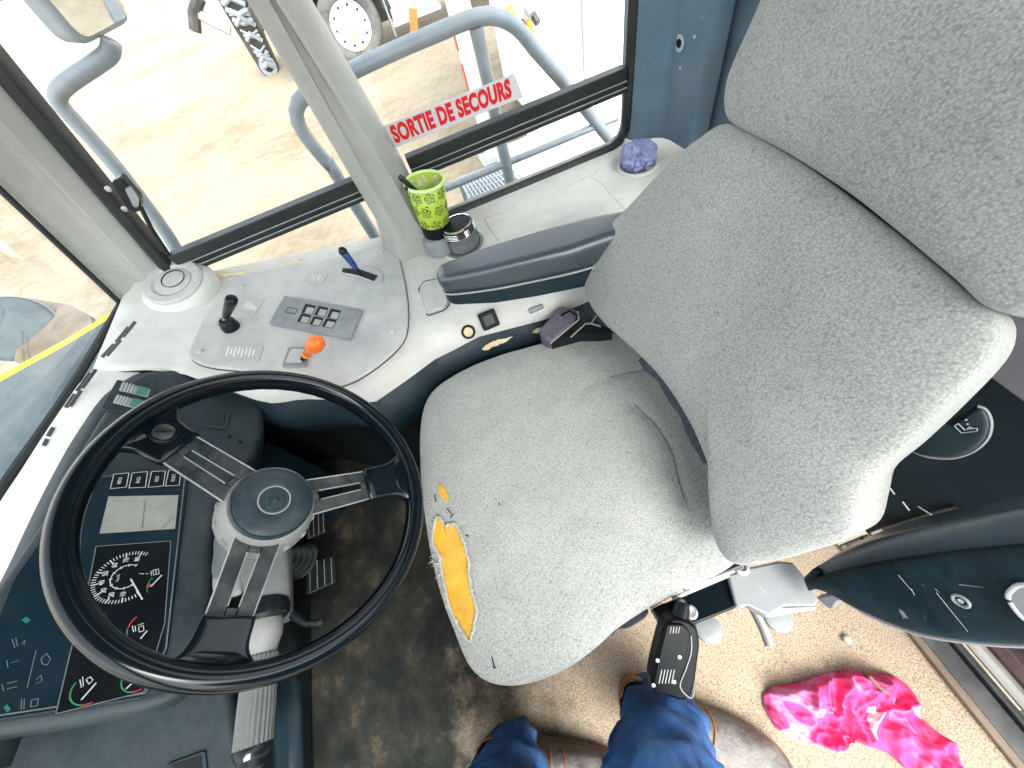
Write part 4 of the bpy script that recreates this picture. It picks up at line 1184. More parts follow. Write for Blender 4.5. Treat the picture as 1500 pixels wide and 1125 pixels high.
# frayed rim of the tear
rim_pts = [on_surface(BC, p.x, p.y, .003) for p in fb]
rim_pts = [p for p in rim_pts if p is not None]
mb = MB()
rnd = random.Random(3)
mb.tube(rim_pts + rim_pts[:1], [.0016 + rnd.random() * .0016 for _ in range(len(rim_pts) + 1)], 6)
for i in range(0, len(rim_pts), 1):
    p = rim_pts[i]
    for k in range(2):
        dv = V((rnd.uniform(-1, 1), rnd.uniform(-1, 1), rnd.uniform(-.1, .6))) * rnd.uniform(.003, .009)
        mb.tube([p, p + dv * .6 + V((0, 0, .001)), p + dv], [.0005, .0005, .0003], 4)
# loose threads at the front of the tear
for q in ((632, 812), (630, 822), (636, 826), (640, 842), (648, 868)):
    p = on_surface(BC, q[0] + 8, q[1], .003)
    if p is None: continue
    for k in range(4):
        e_ = P(q[0] + rnd.uniform(-4, 4), q[1] + rnd.uniform(-4, 6), z=p.z - .004)
        mb.tube([p, p.lerp(e_, .5) + V((0, 0, .003)), e_], .0005, 4)
mb.build('frayed_edge', 'thread', cushion)
# stray nicks in the fabric
mb = MB()
for a, b_ in (((721, 962), (724, 975)), ((722, 976), (727, 978)), ((731, 737), (733, 740)), ((683, 784), (687, 786)), ((655, 745), (661, 752)), ((664, 752), (661, 758)), ((637, 725), (639, 735)), ((1001, 862), (1003, 864))):
    p, q = on_surface(BC, *a, .0012), on_surface(BC, *b_, .0012)
    if p and q: mb.tube([p, q], .0009, 5)
mb.build('nick', 'black', cushion)

# backrest: two padded sections on a reclined plane
BP = V((-.20, -.27, .55)); BN = V((.819, 0, .573)).normalized(); BU = V((-.573, 0, .819))
def bq(px, py, h=0.0): return PP(px, py, BP, BN) + BN * h
lo_ = [(1066, 182), (1030, 204), (985, 243), (930, 300), (888, 348), (866, 392), (866, 436), (886, 472), (928, 512), (974, 562), (1010, 616), (1034, 668), (1047, 702), (1048, 745), (1055, 790), (1070, 815), (1094, 825), (1140, 819), (1190, 806), (1240, 790), (1262, 772), (1272, 735), (1282, 694), (1330, 652), (1400, 584), (1452, 526), (1467, 488), (1458, 458), (1415, 425), (1340, 362), (1260, 300), (1175, 238), (1110, 200)]
up_ = [(1078, 184), (1065, 160), (1070, 120), (1092, 70), (1122, 5), (1160, -70), (1230, -150), (1340, -190), (1480, -150), (1600, -40), (1680, 120), (1700, 280), (1640, 400), (1560, 450), (1462, 456), (1400, 408), (1320, 342), (1240, 280), (1150, 222)]
def back_fn(sc):
    def f(w, c):
        d = w.copy()
        h = (w - BP).dot(BN)
        if h > -.02:
            d += BN * (.004 * noise.noise(w * 8 + V((3, 1, 2))) + .0013 * noise.noise(w * 24))
            y = (w.y - c.y) / .22
            d += BN * (sc * (y * y) - sc * .4)
        return d
    return f
lower = MB().pillow(smooth_closed([bq(*q, -.006) for q in lo_], 220), BN, .030, .075, rings=40, p=3.2, fn=back_fn(.010)).build('backrest_lower', 'seat_fabric', seat, angle=180)
upper = MB().pillow(smooth_closed([bq(*q, -.004) for q in up_], 220), BN, .034, .075, rings=40, p=3.2, fn=back_fn(.012)).build('backrest_upper', 'seat_fabric', seat, angle=180)
# dark shell behind
shell = []
for q in lo_: 
    p = bq(*q); shell.append(p)
c = sum(shell, V()) / len(shell)
MB().prism(smooth_closed([c + (p - c) * .93 - BN * .075 for p in shell], 120), BN, .035, 0).build('back_shell', 'dark_teal', seat, bevel=.012, bseg=3, angle=60)
# seat base and suspension
MB().box((-.04, -.27, .20), (.36, .34, .32)).build('suspension', 'black', seat, bevel=.02)
MB().box((-.05, -.25, .335), (.40, .42, .03)).build('seat_pan', 'black', seat, bevel=.008)
MB().box((-.02, -.075, .365), (.34, .03, .022)).build('slide_rail', 'satin_black', seat, bevel=.003)
# purple-black belt between cushion and backrest
pts = [P(*q, z=.475) for q in ((938, 528), (960, 558), (985, 596), (1008, 636), (1030, 680))]
pr = smooth_open(pts, 24)
rows = []
for i, p in enumerate(pr):
    t = (pr[min(23, i + 1)] - pr[max(0, i - 1)]).normalized(); s = V((-t.y, t.x, 0))
    rows.append([p + s * .016 + V((0, 0, .003)), p + s * .004 + V((0, 0, .008 + .003 * math.sin(i * .8))), p - s * .010, p - s * .024 - V((0, 0, .006))])
MB().loft(rows).build('seat_belt', 'belt', seat, angle=180, solid=.002)
# belt retractor beside the cushion
rz = .50
ro = [P(*q, z=rz) for q in ((789, 489), (822, 452), (846, 458), (842, 476), (812, 503), (800, 502))]
rt_ = MB().prism(round_poly(ro, .008), (0, 0, 1), .045, .012).build('belt_retractor', 'belt', seat, bevel=.006, bseg=3)
fo = [P(*q, z=rz + .004) for q in ((806, 503), (846, 470), (850, 456), (872, 470), (898, 486), (880, 490), (850, 490), (826, 497))]
MB().prism(round_poly(fo, .004), (0, 0, 1), .03, .002).build('retractor_frame', 'satin_black', rt_, bevel=.003)
mb = MB()
for a, b_ in (((806, 503), (848, 468)), ((848, 468), (846, 456)), ((836, 494), (858, 474)), ((858, 474), (866, 474)), ((866, 474), (874, 462)), ((880, 478), (866, 474))):
    mb.tube([P(*a, z=rz + .008), P(*b_, z=rz + .008)], .0018, 6)
mb.build('frame_edge', 'rubber_edge', rt_)
MB().tube([P(*q, z=.53) for q in ((822, 462), (834, 455), (846, 462))], .003, 6).build('belt_end', 'black', rt_)

# right arm rest: padded vinyl top, hard lower shell, pale piping between
st_ = [((648, 384), (654, 409), (662, 454)), ((700, 363), (704, 400), (706, 455)), ((760, 344), (764, 386), (766, 445)), ((820, 326), (824, 372), (824, 433)), ((880, 310), (882, 352), (880, 420)), ((930, 301), (934, 345), (930, 408))]
ZT = .700
secs = []
for o_, i_, b_ in st_:
    po_, pi_ = P(*o_, z=ZT), P(*i_, z=ZT - .004)
    pb = P(*b_, y=pi_.y)
    secs.append((po_, pi_, pb))
def arm_rows(kind):
    rows = []
    m_ = len(secs)
    for k, (po_, pi_, pb) in enumerate(secs):
        x = (po_.x + pi_.x) / 2
        sh = 0
        def sec(yo, yi, z1, z0, r_):
            return round_poly([V((x, yo, z0)), V((x, yo, z1)), V((x, yi, z1)), V((x, yi, z0))], r_, 5)
        zs = pi_.z - (pi_.z - pb.z) * .52
        if kind == 'pad': rows.append(sec(po_.y - .004, pi_.y + .002, po_.z, zs, .017))
        elif kind == 'shell': rows.append(sec(po_.y - .001, pi_.y - .001, zs + .003, pb.z, .010))
    return rows
def capped(rows, ins):
    """rounded front end"""
    out = []
    n = len(rows[0])
    c = sum(rows[0], V()) / n
    for s, dx in ((.02, .020), (.45, .0185), (.72, .014), (.90, .007), (.98, .002)):
        out.append([c + (p - c) * s + V((dx, 0, 0)) for p in rows[0]])
    return out + rows
MB().loft(capped(arm_rows('pad'), 1), closed=True).build('armrest', 'arm_vinyl', seat, angle=180)
ar = MB().loft(capped(arm_rows('shell'), 1), closed=True).build('armrest_shell', 'dark_teal', seat, angle=180)
pp = []
for po_, pi_, pb in secs:
    zs = pi_.z - (pi_.z - pb.z) * .52
    pp.append(V(((po_.x + pi_.x) / 2, pi_.y + .0008, zs)))
pp[0] = pp[0] + V((.010, -.004, 0))
pp = [pp[0] + V((.009, -.018, 0))] + pp
MB().tube(smooth_open(pp, 30), .0020, 6).build('piping', 'rubber_edge', ar)

# left arm rest, swung up: its underside faces the door
LP = V((-.30, .05, .5)); LN = V((1, .10, .32)).normalized()
def lq(px, py, h=0.0): return PP(px, py, LP, LN) + LN * h
l1 = [(1180, 850), (1192, 833), (1250, 803), (1320, 782), (1400, 766), (1500, 746), (1640, 720), (1760, 760), (1800, 850), (1740, 930), (1640, 950), (1500, 950), (1420, 945), (1335, 931), (1262, 902), (1205, 868)]
MB().pillow(smooth_closed([lq(*q, -.012) for q in l1], 120), LN, .012, .05, rings=10, p=4).build('armrest', 'arm_vinyl', seat, angle=180)
l2 = [(1186, 856), (1205, 842), (1290, 822), (1400, 806), (1500, 796), (1640, 780), (1720, 800), (1740, 860), (1700, 915), (1620, 938), (1500, 940), (1420, 935), (1340, 921), (1268, 893), (1212, 864)]
ac = MB().pillow(smooth_closed([lq(*q) for q in l2], 120), LN, .012, .012, rings=12, p=5).build('armrest_cover', 'dark_scuffed', seat, angle=180)
BA = bvh_of(ac)
MB().tube(smooth_open([lq(*q, -.012) for q in ((1212, 872), (1262, 904), (1335, 933), (1420, 947), (1500, 952), (1640, 952))], 40), .004, 8).build('edge_highlight', 'bracket_grey', ac)  # pale tube along the lower edge, its highlight put into colour
p = on_surface(BA, 1408, 880, .0)
MB().lathe(p, LN, [(.0068, -.002), (.0072, .001), (.006, .0022), (.0046, .0016), (.0040, -.001), (.0005, -.001)], 20).build('bolt', 'switch_grey', ac)
MB().lathe(p, LN, [(.0026, -.001), (.0026, .001), (.0005, .001)], 6).build('bolt_socket', 'grey_plate', ac)
hs = smooth_closed([on_surface(BA, *q, .001) for q in ((1478, 876), (1484, 862), (1498, 856), (1530, 860), (1560, 880), (1555, 910), (1530, 920), (1500, 905))], 40)
MB().tube(hs, .002, 8, caps=False).build('recess_rim', 'grey_plate', ac)
MB().prism(hs, LN, .0005, .0005).build('recess', 'switch_grey', ac)
mb = MB()
for a, b_ in (((1312, 818), (1318, 810)), ((1316, 842), (1340, 870)), ((1335, 862), (1340, 872)), ((1370, 862), (1376, 868)), ((1405, 856), (1440, 860)), ((1372, 868), (1418, 925)), ((1310, 820), (1318, 846))):
    p, q = on_surface(BA, *a, .0004), on_surface(BA, *b_, .0004)
    if p and q: mb.tube([p, q], [.0004, .0002], 5)
mb.build('scratch', 'rubber_edge', ac)
# torn pivot end with bare metal tongue
mb = MB()
mb.prism([lq(*q, .008) for q in ((1200, 872), (1228, 866), (1240, 858), (1256, 872), (1232, 878), (1224, 890), (1214, 884))], LN, .012, 0)
mb.build('torn_end', 'bracket_grey', ac, bevel=.002)
MB().prism([lq(*q, .004) for q in ((1178, 846), (1192, 832), (1204, 836), (1196, 862), (1186, 866))], LN, .02, 0).build('pivot', 'satin_black', seat, bevel=.003)

# recline bracket and rail at the door side
BZ = .43
bp_ = lambda x, y, h=0: P(x, y, z=BZ + h)
MB().prism([bp_(*q) for q in ((1066, 842), (1100, 831), (1142, 822), (1162, 824), (1180, 846), (1200, 878), (1196, 888), (1150, 888), (1126, 903), (1098, 888), (1079, 890))], (0, 0, 1), .012, 0).build('bracket', 'bracket_grey', seat, bevel=.003)
MB().prism([bp_(*q, -.004) for q in ((1098, 888), (1150, 889), (1197, 887), (1196, 893), (1150, 900), (1126, 905))], (0, 0, 1), .03, 0).build('bracket_flange', 'steel', seat, bevel=.002)
MB().prism([bp_(*q, -.014) for q in ((956, 892), (992, 876), (1068, 846), (1080, 890), (1020, 914), (975, 925))], (0, 0, 1), .05, 0).build('rail_housing', 'gloss_black', seat, bevel=.003)
MB().prism([bp_(*q, -.004) for q in ((956, 892), (976, 882), (984, 900), (988, 912), (974, 924))], (0, 0, 1), .05, 0).build('rail_end', 'satin_black', seat, bevel=.003)
MB().tube([bp_(*q, .004) for q in ((985, 877), (1030, 858), (1068, 842))], .0030, 8).build('slide_bar', 'grey_plate', seat)
MB().tube([bp_(*q, .012) for q in ((950, 888), (1000, 860), (1085, 828))], .0038, 8).build('slide_bar', 'satin_black', seat)
MB().tube([bp_(*q, .014) for q in ((1010, 862), (1050, 845), (1075, 836))], .0030, 8).build('slide_bar', 'steel', seat)
h_ = MB().lathe(bp_(1086, 832, .006), (0, 0, 1), [(.011, -.006), (.011, .004), (.006, .006), (.0058, .001), (.0005, .001)], 20).build('pivot_washer', 'steel', seat)
MB().tube([P(*q, z=.25) for q in ((1102, 888), (1118, 920), (1128, 946))], .0085, 12).build('slide_lever', 'steel', seat)
MB().lathe(P(1140, 905, z=.22), (0, 0, 1), [(.024, -.01), (.024, .004), (.020, .006), (.004, .006)], 28).build('foot_disc', 'switch_grey', seat)
MB().lathe(P(1038, 922, z=.30), (0, 0, 1), [(.022, -.01), (.022, .004), (.018, .006), (.004, .006)], 28).build('foot_disc', 'switch_grey', seat)
mat('buckle_black', (0.002, 0.004, 0.005), 0.3, spec=0.12, var=0.2)
# belt buckle on its short stalk
KZ = .47
kN = V((.05, .42, .9)).normalized(); KP = P(990, 960, z=KZ)
kq_ = lambda x, y, h=0: PP(x, y, KP, kN) + kN * h
MB().tube([bp_(1000, 886, -.01), kq_(1004, 900, -.014), kq_(1000, 915, -.014)], [.010, .011, .012], 12).build('buckle_stalk', 'satin_black', seat)
for q in ((1000, 893), (1012, 897)): MB().lathe(bp_(*q, .0), (0, 0, 1), [(.010, -.01), (.010, .002), (.007, .004), (.003, .003)], 18).build('anchor_bolt', 'steel', seat)
bo = [(973, 915), (985, 905), (1008, 910), (1022, 920), (1026, 945), (1018, 1005), (1012, 1024), (998, 1028), (958, 1014), (953, 1000), (960, 965)]
bk = MB().prism(round_poly([kq_(*q) for q in bo], .008), kN, .030, 0).build('belt_buckle', 'buckle_black', seat, bevel=.004, bseg=3)
fc = [(976, 912), (1000, 913), (1010, 925), (1002, 975), (988, 1018), (958, 1012), (956, 1000), (963, 965)]
fcq = MB().prism(round_poly([kq_(*q) for q in fc], .005), kN, 0, .004).build('buckle_face', 'buckle_black', bk, bevel=.0015)
mb = MB()
for i in range(5):
    a, b_ = (964 + i * 4.6, 998), (968 + i * 4.6, 978)
    mb.tube([kq_(*a, .0042), kq_(*b_, .0042)], .0007, 5)
for i in range(4):
    mb.tube([kq_(980 + i * 4, 925, .0042), kq_(982 + i * 4, 916, .0042)], .0007, 5)
mb.build('buckle_vent', 'rubber_edge', fcq)
for q in ((994, 960), (986, 996), (962, 965), (956, 1001)):
    MB().lathe(kq_(*q, .004), kN, [(.0026, -.001), (.0026, .0006), (.0012, .0008)], 10).build('rivet', 'steel', fcq)
MB().tube(smooth_open([kq_(*q, .001) for q in ((1012, 930), (1012, 955), (1004, 980), (996, 1005), (1012, 1022), (1018, 1005))], 30), .0010, 6).build('buckle_edge', 'switch_grey', bk)
MB().prism(round_poly([kq_(*q, -.012) for q in ((962, 1008), (994, 1018), (1010, 1024), (1000, 1032), (974, 1026))], .004), kN, .014, .0).build('release_button', 'pink_plastic', bk, bevel=.002)
# purple grey flap hanging under the cushion edge
MB().prism(smooth_closed([P(*q, z=.36) for q in ((884, 930), (900, 914), (935, 898), (950, 892), (945, 905), (920, 920), (905, 922), (898, 930))], 40), (0, 0, 1), .012, 0).build('side_flap', 'belt', seat, bevel=.003)
# recline lever behind the seat
RP = V((-.46, .04, .5)); RN = V((.85, .25, .55)).normalized()
rq = lambda x, y, h=0: PP(x, y, RP, RN) + RN * h
ro_ = [(1318, 640), (1345, 622), (1366, 612), (1388, 619), (1412, 610), (1432, 597), (1444, 602), (1450, 620), (1444, 642), (1424, 660), (1392, 669), (1352, 666), (1326, 654)]
rl = MB().pillow(smooth_closed([rq(*q) for q in ro_], 80), RN, .006, .02, rings=8, p=5).build('recline_lever', 'dark_teal', seat, angle=180)
MB().tube(smooth_open([rq(*q, .001) for q in ((1330, 657), (1356, 668), (1392, 671), (1424, 662), (1446, 643), (1452, 620), (1445, 601), (1432, 595))], 40), .0018, 6).build('lever_edge', 'switch_grey', rl)
mb = MB()
for a, b_ in (((1399, 622), (1404, 618)), ((1404, 618), (1414, 628)), ((1399, 622), (1409, 632)), ((1409, 632), (1432, 629)), ((1432, 629), (1432, 625)), ((1432, 625), (1416, 626)), ((1417, 627), (1420, 623)), ((1420, 623), (1426, 625))):
    mb.tube([rq(*a, .0068), rq(*b_, .0068)], .0005, 5)
for q in ((1416, 613), (1418, 619)): mb.lathe(rq(*q, .0064), RN, [(.0011, 0), (.0011, .0008)], 8)
mb.build('seat_icon', 'ink_white', rl)
# darker odds and ends on the frame behind
mb = MB()
for a, b_ in (((1300, 710), (1310, 724)), ((1322, 735), (1332, 748)), ((1345, 742), (1364, 754))): mb.tube([P(*a, x=-.5), P(*b_, x=-.5)], .0012, 5)
mb.build('frame_edge', 'rubber_edge', seat)
MB().tube(smooth_open([P(*q, x=-.44) for q in ((1284, 686), (1286, 712), (1284, 736), (1272, 752))], 20), .006, 8).build('seat_frame', 'dark_teal', seat)

# worn through patch on the dark slope beside the cushion
cs = bpy.data.objects['console_side']; BS = bvh_of(cs)
decal('worn_patch', [(706, 510), (716, 503), (728, 498), (738, 496), (751, 492), (744, 499), (736, 503), (722, 508), (712, 513)], 'worn_yellow', con, .0012, n=40, rings=4, bv=BS, jag=.7)
decal('worn_patch', [(780, 486), (786, 481), (793, 480), (790, 486), (783, 488)], 'worn_yellow', con, .0012, n=24, rings=3, bv=BS, jag=.5)
# ------------------------------------------------------------------ small things in the cab
# sign on the glass
sy = -1.0435
sq = [P(*q, y=-1.0435) for q in ((555, 187), (752, 108), (766, 142), (572, 219))]
sg = mk('sign', sq + [p + V((0, .0012, 0)) for p in sq], [(0, 1, 2, 3), (7, 6, 5, 4), (0, 4, 5, 1), (1, 5, 6, 2), (2, 6, 7, 3), (3, 7, 4, 0)], 'sticker', smooth=False)
tag(sg, 'grey sticker with red emergency exit lettering on the right window', 'sign')
a, b_, c_, d_ = sq
xd = (b_ - a).normalized(); yd = V((0, 0, 1)); yd = (yd - xd * yd.dot(xd)).normalized()
ctr = (a + b_ + c_ + d_) / 4 + V((0, .0016, 0))
Wd = (b_ - a).length * .90
t = text_obj('lettering', 'SORTIE DE SECOURS', ctr, xd, yd, .034, 'sign_red', sg, bold=.052, sx=1.0, center=True, spacing=1.06)
xs_ = [v.co.dot(xd) for v in t.data.vertices]; w0 = max(xs_) - min(xs_); cc = ctr - ORG[sg.name]
for v in t.data.vertices:
    r_ = v.co - cc; v.co = cc + r_ + xd * (r_.dot(xd) * (Wd / w0 - 1))

# lime pen cup
cb_ = P(638, 331, z=.600); ct_ = P(621, 264, y=cb_.y + .002)
ca = (ct_ - cb_); CL = ca.length; ca.normalize()
cup = thing('pen_cup', 'lime green pen cup with cut-out rose pattern in front of the grey pillar', 'pen cup', cb_)
def cupr(h): return .0375 + (.0465 - .0375) * h / CL
MB().lathe(cb_, ca, [(.030, -.019), (.036, -.018), (.0375, .0), (.0385, .006), (.0390, .014)], 40).build('base', 'black', cup)
MB().lathe(cb_ - ca * .019, (0, 0, 1), [(.050, -.040), (.047, -.012), (.042, -.003), (.036, .0), (.0005, .0)], 40).build('cup_stand', 'switch_grey', con, angle=60)
MB().lathe(cb_, ca, [(cupr(.012), .012), (cupr(.05), .05), (cupr(CL), CL), (cupr(CL) - .0025, CL), (cupr(.05) - .0025, .05), (cupr(.014) - .0025, .014), (.0005, .013)], 56, caps=False).build('body', 'lime', cup, angle=180)
MB().lathe(cb_, ca, [(cupr(CL) + .0002, CL - .008), (cupr(CL) + .0028, CL - .006), (cupr(CL) + .0034, CL - .001), (cupr(CL) + .001, CL + .0015), (cupr(CL) - .0028, CL + .0005), (cupr(CL) - .0028, CL - .004)], 56, caps=False).build('rim', 'lime_rim', cup, angle=180)
cu_ = ca.orthogonal().normalized(); cw_ = ca.cross(cu_)
def cpt(a, h, dr): return cb_ + ca * h + (cu_ * math.cos(a) + cw_ * math.sin(a)) * (cupr(h) + dr)
rnd = random.Random(11)
mb = MB(); mi = MB()
def arc_patch(M_, a_c, h_c, r0, t0, t1, wid, dr):
    n = 8; pts = []
    for i in range(n + 1):
        t = t0 + (t1 - t0) * i / n; w = wid * math.sin(math.pi * i / n) + .00015
        for s in (-1, 1):
            rr_ = r0 + s * w
            pts.append(cpt(a_c + rr_ * math.cos(t) / cupr(h_c), h_c + rr_ * math.sin(t), dr))
    M_.add(pts, [(2 * i, 2 * i + 1, 2 * i + 3, 2 * i + 2) for i in range(n)])
nrow = 3
for r_ in range(nrow):  # rows of roses
    h = .024 + (CL - .046) * r_ / (nrow - 1)
    for k in range(8):
        a = 2 * math.pi * (k + .5 * (r_ % 2)) / 8 + rnd.uniform(-.06, .06)
        for r0, nn, wd in ((.0022, 3, .0007), (.0050, 4, .0010), (.0085, 5, .0012), (.0120, 5, .0011)):
            ph = rnd.uniform(0, 6.28)
            for i in range(nn):
                t0 = ph + 6.283 * i / nn
                arc_patch(mb, a, h, r0, t0 + .15, t0 + 6.283 / nn - .18, wd, .0004)
                if r0 > .004: arc_patch(mi, a, h, r0, t0 + .15, t0 + 6.283 / nn - .18, wd * 1.5, -.0030)
for k in range(20):
    a = rnd.uniform(0, 6.28); h = rnd.uniform(.02, CL - .014)
    arc_patch(mb, a, h, rnd.uniform(.001, .004), 0, rnd.uniform(1.5, 3), .0012, .0004)
mb.build('rose_pattern', 'cup_hole', cup, smooth=False)
mi.build('inner_hole_light', 'hole_light', cup, smooth=False)  # pale patches on the inner wall, daylight through the holes as colour
for q0, q1, r_, m_, lb in (((598, 262), (622, 290), .0062, 'black_pen', 'thick black marker leaning out of the lime pen cup'), ((592, 272), (612, 292), .0036, 'black_pen', 'thin dark pen beside the thick marker in the lime cup'), ((606, 287), (618, 291), .0042, 'blue_pen', 'short blue pen sunk low in the lime cup')):
    o0, o1 = {.0062: ((.048, .004, .030), (-.020, .004, 0)), .0036: ((.046, .022, .012), (-.012, .016, 0)), .0042: ((.024, .026, -.004), (-.010, .012, 0))}[r_]
    p0 = ct_ + V(o0); p1 = cb_ + ca * .03 + V(o1)
    t_ = MB().tube([p0, p0.lerp(p1, .03), p0.lerp(p1, .3), p1], [r_ * .8, r_, r_, r_ * .7], 12).build('pen', m_)
    tag(t_, lb, 'pen', 'pens in the lime cup')
    MB().tube([p0.lerp(p1, .03) + V((r_, 0, .001)), p0.lerp(p1, .32) + V((r_, 0, .001))], .0008, 6).build('clip', 'rubber_edge', t_)
# clear jar with ridged lid
JS = 1.22
jb = hc1 + V((-.003, .0, .002))
ja = V((0.03, -.02, 1)).normalized()
jar = thing('jar', 'small clear plastic jar with dark ridged screw lid in front of the arm rest', 'jar', jb)
MB().lathe(jb, ja, [(a_ * JS, h_ * .86) for a_, h_ in [(.0005, .001), (.034, .0), (.0365, .004), (.0368, .030), (.0350, .046), (.0325, .052)]], 40, caps=False).build('body', 'jar_plastic', jar, angle=180)
MB().lathe(jb, ja, [(a_ * JS, h_ * .86) for a_, h_ in [(.020, .002), (.0335, .003), (.034, .030), (.0005, .030)]], 40, caps=False).build('base', 'grey_plate', jar)
prof = [(.0322, .050)]
for i in range(4): prof += [(.0352, .052 + i * .0052), (.0352, .0545 + i * .0052), (.0325, .0555 + i * .0052)]
prof += [(.0335, .0735), (.0320, .0765), (.0290, .0770), (.0280, .0755), (.0005, .0752)]
ld = MB().lathe(jb, ja, [(a_ * JS, h_ * .86) for a_, h_ in prof], 40, caps=False).build('lid', 'satin_black', jar, angle=30)
for i in range(4): MB().lathe(jb, ja, [(a_ * JS, h_ * .86) for a_, h_ in [(.0353, .0522 + i * .0052), (.0358, .0532 + i * .0052), (.0353, .0542 + i * .0052)]], 40, caps=False).build('ridge', 'chrome', ld)
MB().lathe(jb, ja, [(a_ * JS, h_ * .86) for a_, h_ in [(.0335, .0736), (.0330, .0772), (.0300, .0776), (.0296, .0762)]], 40, caps=False).build('lid_rim', 'chrome', ld)
# crumpled blue cloth stuffed in the rear holder
def crumple(name, c, rx, ry, rz, m_, label, cat, seed):
    bm = bmesh.new(); bmesh.ops.create_icosphere(bm, subdivisions=6, radius=1)
    for v in bm.verts:
        p = v.co.copy()
        th = math.atan2(p.y, p.x)
        q = p + V((.35 * noise.noise(p * 2 + V((seed, 0, 0))), .35 * noise.noise(p * 2 + V((0, seed, 0))), 0))
        rad = 1 + .16 * noise.noise(p * 1.6 + V((seed, 1, 0)))
        fold = 1 - abs(noise.noise(V((math.atan2(q.y, q.x) * 2.6, q.z * 1.2, seed))) * 2.2)
        fold2 = 1 - abs(noise.noise(q * 4.5 + V((seed, 4, 2))) * 2.0)
        rad += .20 * fold + .12 * fold2
        rad -= .30 * math.exp(-((p.x - .1) ** 2 + (p.y + .05) ** 2) / .05) * (p.z > 0)
        v.co = V((p.x * rx, p.y * ry, p.z * rz)) * rad + c
    vs = [v.co.copy() for v in bm.verts]; fs = [tuple(v.index for v in f.verts) for f in bm.faces]
    bm.free()
    return tag(mk(name, vs, fs, m_, angle=180), label, cat)
crumple('cloth_bundle', hc2 + V((0, 0, .028)), .039, .039, .030, 'blue_cloth', 'crumpled lavender blue cloth bundle stuffed in the cup holder behind the window corner', 'cloth', 2.3)

# pink cloth on the floor
pk = [(1122, 1040), (1119, 1018), (1135, 1006), (1165, 1002), (1200, 990), (1240, 981), (1275, 986), (1310, 988), (1336, 1006), (1348, 1030), (1352, 1052), (1372, 1072), (1400, 1090), (1412, 1120), (1405, 1150), (1360, 1150), (1330, 1128), (1308, 1106), (1278, 1096), (1256, 1088), (1236, 1072), (1231, 1082), (1230, 1104), (1200, 1092), (1166, 1083), (1140, 1070)]
ob_ = smooth_closed(round_poly([P(*q, z=.012) for q in pk], .008, 2), 240)
c = sum(ob_, V()) / len(ob_)
v = []; f = []
NR = 44
def fold_h(p):
    q = p * 9
    w = V((noise.noise(q + V((5, 0, 0))), noise.noise(q + V((0, 7, 0))), 0)) * 1.1
    a = max(0, 1 - abs(noise.noise(q * .9 + w + V((2, 2, 0)))) * 3.0)
    b2 = max(0, 1 - abs(noise.noise(q * 2.0 + w * 1.8 + V((9, 1, 0)))) * 2.6)
    c3 = max(0, 1 - abs(noise.noise(q * 4.4 + w * 2.4 + V((1, 8, 0)))) * 2.6)
    d4 = 1 - abs(noise.noise(q * 9 + w * 3 + V((4, 3, 0)))) * 2.4
    return .026 * a + .020 * b2 ** 1.4 + .010 * c3 ** 1.3 + .003 * d4
for j in range(NR + 1):
    s = 1 - j / NR if j < NR else .012
    for p in ob_:
        q = c + (p - c) * s
        e_ = min(1, (1 - s) / .12)
        z = .0035 + e_ ** .6 * (.010 + fold_h(q))
        v.append(V((q.x + e_ * .006 * noise.noise(q * 20), q.y + e_ * .006 * noise.noise(q * 20 + V((4, 4, 4))), z)))
n_ = len(ob_)
v = [V((p.x, p.y, -.0005 + .001)) for p in ob_] + v
for j in range(NR + 1):
    for i in range(n_): f.append((j * n_ + i, j * n_ + (i + 1) % n_, (j + 1) * n_ + (i + 1) % n_, (j + 1) * n_ + i))
f.append(tuple((NR + 1) * n_ + i for i in range(n_)))
tag(mk('cloth', v, f, 'pink_cloth', angle=180), 'bright pink crumpled cloth with white print lying on the beige floor', 'cloth')
pcl = bpy.data.objects['cloth']
BPK = bvh_of(pcl)
sp_ = [on_surface(BPK, *q, .004) for q in ((1266, 988), (1276, 995), (1288, 1004), (1298, 1012))]
sp_ = [p for p in sp_ if p is not None]
if len(sp_) > 2: MB().tube(sp_, .0035, 8).build('strap', 'sill_brown', pcl)
pb_ = P(1240, 936, z=.004)
bm_ = MB().lathe(pb_, (0, 0, 1), [(.004, -.003), (.009, .0), (.0085, .004), (.005, .007), (.0005, .008)], 10).build('pebble', 'ink_white', angle=180)
tag(bm_, 'small white pebble on the beige floor between the arm rest and the pink cloth', 'pebble')

# ------------------------------------------------------------------ person (lower body, standing by the door)
def leg_path(ankle, knee, hip): return smooth_open([ankle, ankle.lerp(knee, .5) + (knee - ankle).cross(V((0, 0, 1))).normalized() * .006, knee, knee.lerp(hip, .5), hip], 60)
an_r = V((-.022, .212, .060)); kn_r = V((.045, .250, .50)); hp_r = V((.10, .47, .86))
an_l = V((.305, .190, .060)); kn_l = V((.285, .245, .50)); hp_l = V((.26, .47, .86))
person = None
mb = MB()
